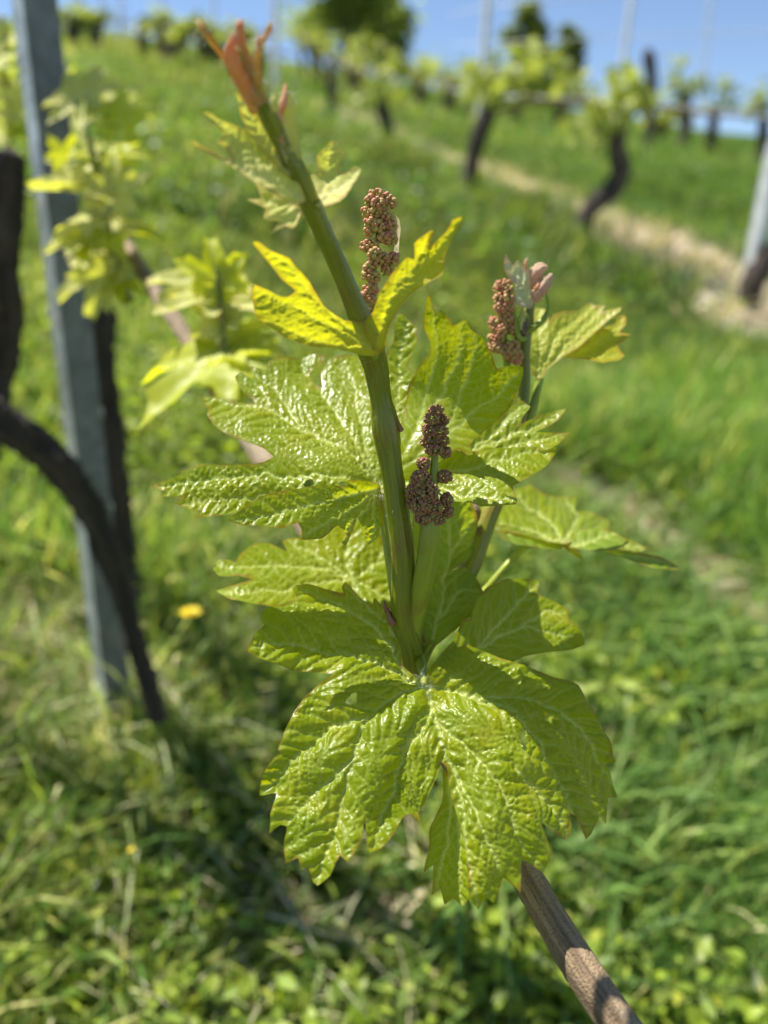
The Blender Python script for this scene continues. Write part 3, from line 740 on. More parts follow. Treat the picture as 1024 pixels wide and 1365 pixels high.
def inflorescence(parent, blobs, depth, budpx, stalk, label, seed, stalkw, reds=0.6):
    """blobs: (px, py, rx, ry, dz) ellipsoids of buds"""
    rs = np.random.default_rng(seed)
    mb = MB()
    tube(mb, [P(*q) for q in stalk], [w_ * q[2] / K / 2 for w_, q in zip(stalkw, stalk)], 14, 6, rough=0.03, seed=seed)
    root = mb.build('inflorescence', M_petiole, parent); tag(root, label)
    allc = [P(q[0], q[1], q[2]) for q in stalk]
    for (bx, by, rx, ry, dz) in blobs:
        mb = MB(); d = depth(by) + dz if callable(depth) else depth + dz
        c = P(bx, by, d); u = d / K
        # little branch to the stalk
        near = min(allc, key=lambda p: np.linalg.norm(p - c))
        tube(mb, [near, c], [1.5 * u, 1.3 * u], 6, 3, mat=1)
        mb.att['col'] = [np.zeros((mb.n, 3))]
        area = 4 * math.pi * (((rx * ry) ** 1.6 * 2 + 1) / 3) ** (1 / 1.6)
        n = max(5, int(1.15 * area / (math.pi * budpx ** 2)))
        tint = rs.uniform(0, 1)
        for i in range(n):
            z = 1 - 2 * (i + .5) / n; a = i * 2.39996 + rs.uniform(-.25, .25); q = math.sqrt(max(0, 1 - z * z))
            off = np.array([q * math.cos(a) * rx, z * ry, q * math.sin(a) * rx]) * rs.uniform(.84, 1.05)
            pc = c + (off[0] * CR + off[1] * CU + off[2] * CF) * u
            r = budpx * u * rs.uniform(.62, 1.18)
            nrm = off / np.linalg.norm(off)
            ax = nrm[0] * CR + nrm[1] * CU + nrm[2] * CF
            V = IV2 * r
            al = (V @ ax)[:, None] * ax[None] * 0.18
            dim = np.clip((IV2 @ ax - 0.80) / 0.2, 0, 1)[:, None]       # dimple at the bud tip
            V = V + al - dim * ax[None] * r * 0.28
            t = np.clip(reds + rs.normal(0, .22) + .2 * (tint - .5) + .15 * nrm[1], 0, 1)
            col = (np.array([.36, .31, .07]) * (1 - t) + np.array([.42, .12, .085]) * t) * (.6 if reds > .75 else 1.2)
            side = np.clip(0.5 - IV2 @ ax, 0, 1)[:, None]
            cc = col[None] * (1 - side * .5) + np.array([.36, .38, .10])[None] * side * .5
            mb.add(pc + V, IF2, 0, col=cc)
        mb.build('bud_cluster', [M_bud, M_petiole], root)
    return root

hb = lambda l: [(*H_([(a, b)])[0], rx / 3.25, ry / 3.25, dz) for a, b, rx, ry, dz in l]
inflorescence(vine, hb([(395,150,30,22,0),(375,190,32,24,-.001),(420,195,28,24,.002),(360,240,28,26,0),(410,245,35,26,-.001),(355,285,26,24,.001),(420,285,28,24,0),(385,325,38,20,-.002),(435,335,22,24,.001),
   (340,385,26,26,-.001),(430,440,32,26,0),(330,450,42,36,-.002),(300,505,34,32,-.001),(365,505,40,40,-.003),(330,565,42,40,-.003),(385,575,34,36,-.002),(440,540,26,28,0),(448,590,22,26,.001),(290,555,24,24,0),(340,625,36,22,-.002),(395,625,34,24,-.001)]),
   lambda y: .2345 - (620 - y) * 2e-5, 2.6, [(579,560,.2345),(580,600,.2345),(577,650,.2345),(574,700,.236),(570,740,.239),(562,785,.244),(552,830,.2515),(549,860,.256)], 'dark purple-brown flower bud cluster in front of the stem', 5, [8,9,14,27,29,27,25,24], reds=0.85)
ib = lambda l: [(*I_([(a, b)])[0], rx / 5.12, ry / 5.12, dz) for a, b, rx, ry, dz in l]
inflorescence(vine, ib([(370,150,48,30,0),(325,195,34,32,-.001),(430,180,40,34,0),(485,205,24,28,0),(380,215,44,36,-.002),(305,265,30,34,0),(355,270,36,32,-.001),(415,285,40,36,0),(450,320,34,30,.001),(330,345,36,32,-.001),(380,365,34,34,-.001),(325,400,34,30,0),(450,370,50,34,.002),(405,445,30,30,0),(465,450,42,44,0),
   (300,500,34,36,0),(345,480,26,26,0),(355,560,44,38,-.001),(410,590,40,36,0),(480,590,38,44,.002),(345,620,38,34,0),(310,650,30,32,0),(310,700,34,34,0),(355,720,34,34,0),(440,660,40,34,.003),(320,790,32,28,0),(350,800,26,28,0),(295,840,34,36,0),(330,870,32,34,0),(300,925,24,30,0)]),
   .228, 3.3, [(503,262,.230),(505,300,.230),(500,340,.230),(497,380,.230),(496,420,.230),(500,470,.228)], 'rosy flower bud cluster standing right of the stem', 8, [5,7,8,9,10,12], reds=0.62)
mb = MB()
surf_patch(mb, I_([(500,290),(525,320),(535,380),(525,450),(520,540),(505,580),(480,570),(490,500),(505,420),(510,350)]), [(530,290,.233),(534,320,.232),(528,340,.234),(533,300,.2325)], [I_([(505,300),(515,420),(500,570)])], step=1.6, seed=91, a3=.3, a0=.5, wav=.5)
sil = mb.build('bract', M_silver, vine)
gb = lambda l: [(*G_([(a, b)])[0], rx / 4.267, ry / 4.267, dz) for a, b, rx, ry, dz in l]

# ---- second shoot behind, right
mb = MB()
path2 = [(556,880,.266),(590,815,.270),(625,760,.275),(645,705,.279),(668,650,.281),(690,585,.282),(699,520,.282),(700,470,.281),(703,430,.280),(709,400,.279),(714,385,.279)]
w2 = [28,28,28,26,22,17,15,14,16,9,5]
tube(mb, [P(*p) for p in path2], [w_ * p[2] / K / 2 for w_, p in zip(w2, path2)], 24, 8, rough=0.03, ribs=7, ribamp=.02, seed=6)
for (a, b, d, r) in [(640,712,.2765,.0016),(634,680,.280,.0020),(699,432,.278,.0016),(690,438,.279,.0012)]:
    tube(mb, [P(a, b + 14, d), P(a, b, d), P(a, b - 8, d)], [r * 1.0, r, r * .5], 8, 4, rough=0.2, seed=int(a), mat=1)
stem2 = mb.build('stem', [M_stem, M_cane], vine); tag(stem2, 'thinner stem of the second shoot at right')
inflorescence(vine, gb([(215,255,42,24,0),(190,285,26,26,0),(240,290,34,28,-.001),(195,335,30,28,-.001),(245,340,34,30,-.001),(205,385,38,28,-.001),(255,390,28,30,0),(225,420,30,22,0),
   (165,465,26,26,0),(200,470,26,24,0),(245,460,34,30,0),(265,500,30,34,.001),(165,500,20,22,0),(205,515,30,34,-.001),(155,555,20,20,0),(185,560,30,24,0),(165,600,26,34,0),(195,620,22,22,0),
   (280,600,26,24,0),(245,610,22,20,0),(240,650,20,24,0),(275,650,24,26,0),(310,655,20,26,0),(285,690,32,16,.001)]),
   .278, 2.7, [(672,385,.281),(673,420,.281),(672,450,.281),(674,480,.281),(684,505,.283)], 'rust coloured flower bud cluster on the second shoot', 13, [4,6,8,9,9], reds=0.72)
# folded silvery tip
mb = MB()
surf_patch(mb, G_([(232,78),(250,110),(272,140),(298,108),(322,140),(345,170),(366,195),(372,260),(385,300),(405,315),(395,350),(372,392),(330,385),(300,362),(280,355),(282,260),(250,215),(225,165),(222,120)]), [(676,340,.276),(690,350,.274),(700,375,.273),(690,405,.277),(711,395,.276),(683,370,.278)], [G_([(370,390),(290,250),(235,85)]), G_([(350,380),(310,250),(300,115)]), G_([(365,385),(345,280),(362,200)])], step=1.7, seed=95, a3=.5, a1=2.5, a0=4, cell=6)
o = mb.build('leaf', M_silver, vine); tag(o, 'silvery white unfolding leaf at the tip of the second shoot')
for nm, mt, pts_, ws_ in [('bud_leaf', M_pinkbud, [(706,385,.277),(712,368,.276),(722,358,.276),(730,357,.276)], [8,17,14,5]),
                      ('bud_leaf', M_pinkbud, [(712,402,.276),(718,390,.275),(727,378,.275),(736,366,.275)], [8,15,15,6]),
                      ('bud_leaf', M_red, [(703,362,.275),(701,352,.275),(702,345,.275)], [3,4,2]),
                      ('bud_leaf', M_woolly, [(694,440,.2775),(696,425,.277),(697,412,.277)], [7,9,3]),
                      ('bud_leaf', M_red, [(712,392,.275),(716,384,.274),(719,378,.274)], [4,6,4])]:
    mb = MB(); tube(mb, [P(*p) for p in pts_], [w_ * p[2] / K / 2 for w_, p in zip(ws_, pts_)], 20, 8, flat=.75, rough=.16, ribs=4, ribamp=.16, seed=len(ws_) + int(pts_[0][1]), freq=2)
    mb.att['edge'] = [np.full(mb.n, 20.0)]; mb.att['vein'] = [np.zeros(mb.n)]
    fuzz(mb.build(nm, mt, vine), pts_, ws_, 60, .0008, ws_[0])
mb = MB()
tube(mb, [P(*q) for q in [(704,442,.279),(714,435,.278),(726,424,.278),(731,410,.278),(729,395,.278),(727,380,.279)]], [u * .00028 for u in (4.6,4.4,3.8,2.5,1.6,.8)], 10, 6, seed=2)
tube(mb, [P(*q) for q in [(700,450,.279),(694,452,.278),(689,440,.277),(686,415,.277)]], [u * .00028 for u in (4,4,3.4,2.0)], 8, 6, seed=2)
mb.build('tendril', M_petiole, vine)
# its leaf
mb = MB()
surf_patch(mb, G_([(400,785),(368,725),(362,600),(378,470),(400,388),(460,400),(480,470),(500,435),(560,412),(640,402),(690,362),(720,350),(738,368),(795,370),(782,402),(888,378),(882,402),(800,465),(700,560),(640,620),(560,668),(480,725),(440,785)]), [(718,502,.284),(706,470,.286),(715,415,.296),(745,430,.292),(790,405,.300),(825,412,.294),(760,460,.287),(735,490,.284)], [G_([(430,770),(560,640),(720,500),(880,385)]), G_([(420,770),(520,560),(720,360)]), G_([(410,770),(420,600),(410,400)]), G_([(560,640),(650,500),(790,375)])], step=1.8, seed=98, a3=1.1, cell=6.5, spacing=13, a0=3)
surf_patch(mb, G_([(560,668),(640,610),(700,575),(692,555),(760,508),(850,478),(870,440),(905,425),(918,445),(912,490),(878,530),(942,545),(905,580),(862,602),(908,660),(862,690),(780,706),(700,684),(620,675)]), [(752,478,.290),(795,440,.300),(832,425,.302),(838,450,.296),(830,478,.288),(790,484,.286)], [G_([(570,668),(700,650),(900,665)]), G_([(600,650),(760,560),(910,440)])], step=1.9, seed=99, a3=.9, cell=6.5, mat=1)
o = mb.build('leaf', [M_half, M_young], vine); tag(o, 'yellow-green folded leaf on the second shoot')
petiole(o, [(720,503,.285),(714,530,.284),(705,560,.283),(690,600,.282)], .0014, .0019)

# ---- the cane the shoots grow from
mb = MB()
cpath = [(870,1430,.190),(830,1372,.199),(780,1300,.210),(740,1235,.222),(700,1165,.236),(640,1060,.253),(590,985,.264),(548,915,.272),(480,810,.300),(410,700,.340),(350,610,.388),(290,518,.445),(245,445,.500),(205,385,.555),(170,330,.610),(120,255,.70)]
cw = [54,53,50,46,42,41,44,48,38,34,29,24,21,20,19,15]
tube(mb, [P(*p) for p in cpath], [w_ * p[2] / K / 2 for w_, p in zip(cw, cpath)], 48, 12, rough=0.035, seed=12, freq=.6)
tag(mb.build('cane', M_cane, vine), 'brown woody cane running down to the lower right')

# ------------------------------------------------------------------ generic lobed leaf (local, unit size)
def generic_leaf(seed, n=64, teeth=True, fold=0.25, droop=0.25, res=11):
    rs = np.random.default_rng(seed)
    th = np.linspace(-math.pi * 0.93, math.pi * 0.93, n)
    lob = [(0, 1.0, .30), (.95, .88, .27), (-.95, .88, .27), (1.95, .66, .32), (-1.95, .66, .32), (2.65, .48, .3), (-2.65, .48, .3)]
    r = np.full(n, 0.46)
    for c, a, w_ in lob:
        r = np.maximum(r, a * rs.uniform(.88, 1.08) * np.clip(1 - np.abs((th - c) / (w_ * 2.5)) ** 1.5, 0, 1))
    if teeth: r *= 1 + 0.09 * np.where(np.arange(n) % 3 == 0, 1, -.5)
    out = np.column_stack([np.sin(th) * r, np.cos(th) * r])
    out = np.vstack([out, [[0, 0.0]]])
    s = 1.0 / res
    gx, gy = np.meshgrid(np.arange(-1, 1, s), np.arange(-1, 1.1, s)); gx = gx.ravel(); gy = gy.ravel()
    k = inpoly(gx, gy, out); gx, gy = gx[k], gy[k]
    bs = [(*out[i], *out[(i + 1) % len(out)], 0, 0, 1) for i in range(len(out))]
    k = segdist(gx, gy, bs)[0] > s * .4; pts = np.vstack([out, np.column_stack([gx[k], gy[k]])])
    m = len(out)
    res_ = delaunay_2d_cdt([Vector(p) for p in pts], [(i, (i + 1) % m) for i in range(m)], [], 0, 1e-6)
    V = np.array([tuple(p) for p in res_[0]]); F = np.array(res_[2]); cen = V[F].mean(axis=1)
    F = F[inpoly(cen[:, 0], cen[:, 1], out)]
    x, y = V[:, 0], V[:, 1]
    seg = [(0, 0, math.sin(c) * a, math.cos(c) * a, 0, 0, 1) for c, a, w_ in lob]
    d1 = segdist(x, y, seg)[0]; ed = segdist(x, y, bs)[0]
    z = fold * np.abs(x) - droop * (x * x + y * y) + 0.10 * smooth01(d1 / .2) + .08 * (vnoise(x * 3 + 9, y * 3 + 9, seed) - .5)
    _, _, _ = 0, 0, 0
    f1, f2, rr = voronoi(x * 9 + 50, y * 9 + 50, seed)
    z = z + .03 * smooth01((f2 - f1) / .5)
    return np.column_stack([x, y, z]), [tuple(f) for f in F], np.exp(-(d1 / .025) ** 2), ed

GL = [generic_leaf(s, fold=f, droop=dr) for s, f, dr in ((1, .2, .2), (2, .45, .25), (3, .05, .4), (4, .7, .1), (5, -.2, .3), (6, .3, .45))]
GLs = [generic_leaf(s, n=31, fold=f, droop=dr, res=3) for s, f, dr in ((11, .3, .3), (12, .5, .2), (13, .0, .4))]

def put_leaf(mb, c, tip, nrm, size, k=0, lib=None, mat=0, extra=None):
    V, F, ve, ed = (lib or GL)[k % len(lib or GL)]
    Y = tip / np.linalg.norm(tip); Z = nrm - Y * nrm.dot(Y); Z /= np.linalg.norm(Z) + 1e-9; X = np.cross(Y, Z)
    W = c + size * (V[:, :1] * X + V[:, 1:2] * Y + V[:, 2:] * Z)
    kw = dict(vein=ve, edge=ed * size * 4000 + (30.0 if lib is GLs else 3.0))
    if extra is not None: kw['col'] = np.tile(extra, (len(V), 1))
    mb.add(W, F, mat, **kw)

def cdir(a, b, c=0.0):
    """direction from camera-space (right, up, away)"""
    return a * CR + b * CU + c * CF

# ---- blurred shoots on the same cane, left
def side_shoot(label, spath, widths, leaves, mats):
    mb = MB()
    tube(mb, [P(*p) for p in spath], [w_ * p[2] / K / 2 for w_, p in zip(widths, spath)], 12, 6, rough=.05, seed=3)
    st = mb.build('stem', M_stem, vine); tag(st, label)
    for i, (px, py, d, ang, size, nr, nu, k, mi) in enumerate(leaves):
        mb = MB(); a = math.radians(ang)
        tip = cdir(math.cos(a), math.sin(a), (0.25 if i % 2 else -0.2))
        put_leaf(mb, P(px, py, d), tip, cdir(nr, nu, -1.0), size * d / K, k)
        lf = mb.build('leaf', mats[mi], vine)
        # petiole back to the shoot
        sp = min([P(*p) for p in catmull(spath, 4)], key=lambda q: np.linalg.norm(q - P(px, py, d)))
        mb = MB(); b = P(px, py, d); tube(mb, [b, (b + sp) / 2 + CU * .002, sp], [.0009, .001, .0012], 7, 4)
        mb.build('petiole', M_petiole, lf)
    return st

side_shoot('slim blurred stem left of the focused leaves', [(308,560,.425),(304,530,.43),(299,480,.43),(295,420,.43),(291,370,.43),(290,358,.43)], [16,14,11,9,7,5],
    [(290,374,.43,98,66,.1,.15,2,0),(304,478,.425,174,150,.05,1.1,2,0),(304,476,.43,12,62,0,1.6,0,0),(292,402,.445,165,90,.2,.7,1,1),(296,408,.445,20,50,-.3,.6,5,1),(300,500,.45,-15,60,.1,.8,0,2),(297,430,.44,215,45,.1,.4,3,1),(330,478,.45,70,36,.1,.5,1,2),(270,382,.46,165,84,.1,1.1,2,1),(315,410,.46,20,70,.1,1.1,0,1),(290,376,.432,45,48,.1,.2,0,0),(290,376,.432,140,48,.1,.2,5,0),(320,440,.46,-20,60,0,1.0,2,2),(345,470,.455,-5,54,0,1.3,1,1)],
    [M_lime, M_woolly, M_lime])
side_shoot('blurred leafy shoot beside the metal post', [(172,400,.60),(160,380,.59),(148,330,.58),(138,280,.57),(128,230,.565),(120,190,.56),(112,168,.56)], [18,16,14,12,10,8,5],
    [(140,208,.575,8,66,.1,.9,2,0),(150,222,.57,60,40,.1,.4,0,0),(148,262,.565,85,58,.1,.35,0,1),(135,262,.565,140,44,.2,.8,3,1),(118,262,.56,165,82,0,1.5,1,1),(122,296,.56,175,70,.1,1.2,2,1),(120,322,.56,190,62,.1,1.0,0,1),(128,318,.556,215,52,.1,.8,5,0),
     (140,318,.57,10,92,.1,1.6,2,0),(150,312,.575,35,56,0,1.2,5,1),(150,362,.58,205,84,.1,1.1,0,1),(152,372,.578,235,60,.1,.6,3,1),(158,378,.585,-15,44,.2,.8,2,0),(92,222,.555,100,42,.3,.3,4,1),(88,215,.55,60,34,-.3,.3,3,0),
     (112,130,.62,70,62,.1,.8,0,1),(105,140,.62,170,54,.1,.8,2,1),(150,150,.62,20,54,.1,.9,5,1),(160,170,.61,80,48,.1,.6,0,0)],
    [M_lime, M_woolly, M_lime])

# ------------------------------------------------------------------ ground
def ground_cover_mask(x, y):
    """0 = bare dry soil, 1 = full green; worked out in plan"""
    m = np.ones(len(x))
    for poly, wd, v in BARE:
        seg = [(*poly[i], *poly[i + 1], 0, 0, 1) for i in range(len(poly) - 1)]
        d = segdist(x, y, seg)[0]
        wn_ = wd * (0.75 + 0.6 * vnoise(x * 1.7, y * 1.7, 5))
        m = np.minimum(m, np.clip(v + (1 - v) * (d - wn_ * .6) / (wn_ * .6), 0, 1))
    return m
def gl(*pp): return [tuple(gp(a, b)[:2]) for a, b in pp]
BARE = [(gl((455,150),(520,185),(600,215),(700,250),(800,290),(900,335),(990,400),(1080,470)), .50, 0.12),
        (gl((720,650),(800,665),(900,740),(1000,830),(1060,900)), .11, .35),
        (gl((0,830),(90,880),(150,960),(60,1000)), .10, .35), (gl((360,1240),(470,1260),(540,1235)), .04, .3), (gl((200,1330),(430,1365)), .03, .65), (gl((820,470),(860,500)), .05, .5),(gl((880,1000),(960,1060)),.06,.4)]

def make_ground():
    ys = np.concatenate([np.linspace(-8, .3, 12), np.linspace(.4, 6, 120), np.geomspace(6.1, 600, 110)])
    xs = np.concatenate([-np.geomspace(400, 5.1, 50), np.linspace(-5, 5, 150), np.geomspace(5.1, 400, 50)])
    X, Y = np.meshgrid(xs, ys)
    Z = terrain(X, Y) + .012 * (vnoise(X.ravel() * 9, Y.ravel() * 9, 3).reshape(X.shape) - .5)
    V = np.column_stack([X.ravel(), Y.ravel(), Z.ravel()])
    nx, ny = len(xs), len(ys)
    i = np.arange(nx * ny).reshape(ny, nx)
    q = np.stack([i[:-1, :-1], i[:-1, 1:], i[1:, 1:], i[1:, :-1]], -1).reshape(-1, 4)
    me = bpy.data.meshes.new('ground'); raw_mesh(me, V, q.ravel(), np.full(len(q), 4))
    me.polygons.foreach_set('use_smooth', [True] * len(me.polygons))
    put_attr(me, 'bare', 1 - ground_cover_mask(V[:, 0], V[:, 1]))
    m, nt, out = new_mat('soil_and_turf')
    n1 = noise(nt, 6, 6); n2 = noise(nt, 40, 4); n3 = noise(nt, .6, 3)
    soil = mixc(nt, maprange(nt, n2, .35, .65), (.26, .20, .125), (.60, .50, .36))
    turf = mixc(nt, maprange(nt, n1, .35, .65), (.045, .075, .018), (.10, .15, .03))
    turf = mixc(nt, maprange(nt, n3, .4, .65, 0, .5), turf, (.16, .17, .06))
    turf = mixc(nt, maprange(nt, n2, .55, .7, 0, .6), turf, (.16, .12, .07))
    c = mixc(nt, attr(nt, 'bare').outputs['Fac'], turf, soil)
    pb = nd(nt, 'ShaderNodeBsdfPrincipled', i_Roughness=.9); nt.links.new(c, pb.inputs['Base Color'])
    b = nd(nt, 'ShaderNodeBump', i_Strength=.8, i_Distance=.03); nt.links.new(n2, b.inputs['Height']); nt.links.new(b.outputs[0], pb.inputs['Normal'])
    nt.links.new(pb.outputs[0], out.inputs[0])
    me.materials.append(m)
    o = bpy.data.objects.new('ground', me); link(o); tag(o, kind='structure')
make_ground()

def scatter(n, y0, y1, bare_keep=0.0, seed=0, half=0.8, power=1.0, field=None):
    """random plan points in a wedge in front of the camera, thinned on bare soil"""
    rs = np.random.default_rng(seed)
    y = y0 + (y1 - y0) * rs.random(n * 2) ** power
    x = (rs.random(n * 2) * 2 - 1) * (half * y + .25)
    m = ground_cover_mask(x, y)
    k = rs.random(n * 2) < np.maximum(m, bare_keep)
    if field is not None: k &= rs.random(n * 2) < field(x, y)
    return x[k][:n], y[k][:n], rs

def blades(name, x, y, h, wd, lean, col, mat, rs, label, cat, curl=1.0, z0=None, tip=0.1):
    n = len(x); z = terrain(x, y) if z0 is None else z0
    a = rs.random(n) * 6.283; fx, fy = np.cos(a), np.sin(a)
    b = a + rs.normal(1.57, .6, n); sx, sy = np.cos(b), np.sin(b)
    V = np.zeros((n, 7, 3)); ts = [0, .4, .75, 1.0]; ws = [.7, 1.0, .7, 0]
    for i, (t, q) in enumerate(zip(ts, ws)):
        hz = h * (t - .35 * lean * curl * t ** 2.2); off = h * lean * t ** 1.7
        cx, cy, cz = x + fx * off, y + fy * off, z + hz - .01
        if i < 3:
            for s_, sg in ((0, -1), (1, 1)):
                V[:, i * 2 + s_, 0] = cx + sg * sx * wd * q * .5; V[:, i * 2 + s_, 1] = cy + sg * sy * wd * q * .5; V[:, i * 2 + s_, 2] = cz
        else:
            V[:, 6, 0] = cx; V[:, 6, 1] = cy; V[:, 6, 2] = cz
    base = (np.arange(n) * 7)[:, None]
    fl = np.concatenate([base + np.array([0, 1, 3, 2]), base + np.array([2, 3, 5, 4]), base + np.array([4, 5, 6])], axis=1).ravel()
    sizes = np.tile([4, 4, 3], n)
    me = bpy.data.meshes.new(name); raw_mesh(me, V.reshape(-1, 3), fl, sizes)
    put_attr(me, 'col', np.repeat(col, 7, axis=0)); me.materials.append(mat)
    o = bpy.data.objects.new(name, me); link(o); return tag(o, label, cat, kind='stuff')

def leafy(name, x, y, z, size, col, mat, rs, label, cat, flatness=.6, kind='stuff', parent=None, asp=.7):
    """small folded oval leaves with random tilt"""
    n = len(x); c = np.column_stack([x, y, z])
    d = rs.standard_normal((n, 3)); d[:, 2] = np.abs(d[:, 2]) * .5; d /= np.linalg.norm(d, axis=1)[:, None]
    u = rs.standard_normal((n, 3)) * (1 - flatness); u[:, 2] += 1
    sdir = np.cross(d, u); sdir /= np.linalg.norm(sdir, axis=1)[:, None] + 1e-9
    nn = np.cross(sdir, d)
    s = np.asarray(size)[:, None]
    V = np.stack([c - d * s * .5, c - d * s * .15 + sdir * s * asp * .42 + nn * s * .1, c + d * s * .25 + sdir * s * asp * .36 + nn * s * .08, c + d * s * .55 - nn * s * .1,
                  c + d * s * .25 - sdir * s * asp * .36 + nn * s * .08, c - d * s * .15 - sdir * s * asp * .42 + nn * s * .1], axis=1)
    base = (np.arange(n) * 6)[:, None]
    fl = np.concatenate([base + np.array([0, 1, 2, 3]), base + np.array([0, 3, 4, 5])], axis=1).ravel()
    me = bpy.data.meshes.new(name)
    off = wloc(parent) if parent is not None else np.zeros(3)
    raw_mesh(me, V.reshape(-1, 3) - off, fl, np.full(2 * n, 4))
    put_attr(me, 'col', np.repeat(col, 6, axis=0)); me.materials.append(mat)
    o = bpy.data.objects.new(name, me); link(o, parent)
    return tag(o, label, cat, kind=kind)

def colmix(rs, n, cols, wts, jit=.18, t=None):
    cols = np.array(cols); k = rs.choice(len(cols), n, p=np.array(wts) / sum(wts))
    return cols[k] * (1 + rs.normal(0, jit, n))[:, None].clip(.5, 1.6)

def dryness(x, y):
    # drier and greyer to the left of the vine row, greener to the right
    return np.clip(.36 - x / (y + .6) * .9 + .9 * (vnoise(x * 1.1 + 20, y * 1.1 + 3, 8) - .5), 0, 1)

def grass_cols(rs, x, y):
    n = len(x); dr = dryness(x, y)
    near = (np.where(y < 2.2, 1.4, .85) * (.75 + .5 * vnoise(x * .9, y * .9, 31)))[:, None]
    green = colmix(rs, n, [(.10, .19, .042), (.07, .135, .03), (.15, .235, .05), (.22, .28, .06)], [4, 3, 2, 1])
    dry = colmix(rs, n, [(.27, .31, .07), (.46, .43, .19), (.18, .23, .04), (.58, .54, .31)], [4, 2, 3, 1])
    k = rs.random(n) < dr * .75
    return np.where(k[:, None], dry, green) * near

x, y, rs = scatter(125000, .40, 3.2, .06, 1, power=1.1)
tall = vnoise(x * 2.3, y * 2.3, 4)
h = (.05 + .13 * tall ** 1.5) * rs.uniform(.6, 1.5, len(x))
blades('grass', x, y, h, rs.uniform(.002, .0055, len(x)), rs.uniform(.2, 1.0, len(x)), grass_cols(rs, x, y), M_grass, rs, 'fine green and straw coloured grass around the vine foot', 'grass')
x, y, rs = scatter(110000, 3.0, 11, .03, 2, power=.8)
h = (.06 + .22 * vnoise(x * 1.6, y * 1.6, 4) ** 1.4) * rs.uniform(.6, 1.4, len(x))
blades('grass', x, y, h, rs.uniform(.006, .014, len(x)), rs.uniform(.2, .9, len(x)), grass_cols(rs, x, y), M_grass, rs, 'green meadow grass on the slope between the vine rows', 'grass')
x, y, rs = scatter(105000, 10, 34, .03, 3, power=.8)
h = (.10 + .20 * vnoise(x * .8, y * .8, 4)) * rs.uniform(.6, 1.4, len(x))
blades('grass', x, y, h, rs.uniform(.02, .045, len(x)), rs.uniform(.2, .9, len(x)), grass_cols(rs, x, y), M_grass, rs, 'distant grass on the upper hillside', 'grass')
# broad lush blades, lower right
x, y, rs = scatter(4200, .5, 1.7, .1, 4, field=lambda x, y: np.clip((x / y + .02) * 3.2, .03, 1) * (vnoise(x * 4, y * 4, 12) > .3))
blades('grass', x, y, rs.uniform(.07, .19, len(x)), rs.uniform(.005, .010, len(x)), rs.uniform(.5, 1.3, len(x)), colmix(rs, len(x), [(.15, .25, .06), (.24, .33, .09), (.09, .17, .04)], [3, 2, 2]), M_grass, rs, 'lush broad bladed grass at lower right', 'grass', curl=1.4)
# weeds
x, y, rs = scatter(85000, .40, 3.0, .04, 5, power=1.1)
pat = vnoise(x * 3.1 + 7, y * 3.1, 14) > .36; x, y = x[pat], y[pat]
z = terrain(x, y) + rs.random(len(x)) ** 1.0 * .12 * (.3 + vnoise(x * 3, y * 3, 15))
leafy('weeds', x, y, z, rs.uniform(.007, .024, len(x)), colmix(rs, len(x), [(.19, .27, .035), (.28, .36, .04), (.11, .17, .025), (.40, .43, .06)], [4, 3, 3, 1]), M_weed, rs, 'leafy clover and nettle weeds on the near ground', 'weeds')
x, y, rs = scatter(72000, 2.8, 12, .02, 6, power=.8)
pat = vnoise(x * 1.3 + 7, y * 1.3, 14) > .42; x, y = x[pat], y[pat]
z = terrain(x, y) + rs.random(len(x)) * .34 * (.2 + vnoise(x * 1.1, y * 1.1, 15))
leafy('weeds', x, y, z, rs.uniform(.018, .05, len(x)), colmix(rs, len(x), [(.085, .165, .04), (.14, .24, .05), (.05, .10, .03), (.24, .31, .06)], [4, 3, 3, 1]), M_weed, rs, 'taller green weeds on the slope at right', 'weeds')
# pale tufts of long grass
tx, ty, th_ = [], [], []
for (a, c_, n_, sp_, hh) in [(150,990,90,.035,.20),(200,960,110,.04,.22),(240,1010,80,.04,.17),(180,1090,90,.035,.16),(60,900,80,.04,.15),(30,1000,80,.04,.15),(90,1180,80,.035,.13),(250,1300,80,.03,.12),(430,1290,80,.03,.13),(540,1350,60,.03,.12),(20,1330,60,.03,.12),(880,1180,60,.03,.14),(970,1250,60,.03,.14),(120,800,70,.05,.17),(330,1330,60,.03,.1)]:
    g_ = gp(a, c_); q_ = np.random.default_rng(int(a * c_)).standard_normal((n_, 2)) * sp_
    tx.append(g_[0] + q_[:, 0]); ty.append(g_[1] + q_[:, 1]); th_.append(np.full(n_, hh))
tx, ty, th_ = map(np.concatenate, (tx, ty, th_)); rs = np.random.default_rng(44)
blades('grass', tx, ty, th_ * rs.uniform(.4, .95, len(tx)), rs.uniform(.002, .005, len(tx)), rs.uniform(.3, 1.4, len(tx)), colmix(rs, len(tx), [(.42, .46, .24), (.30, .38, .14), (.56, .55, .36)], [3, 3, 2]), M_grass, rs, 'pale tufts of long seeding grass near the post foot', 'grass', curl=1.5)
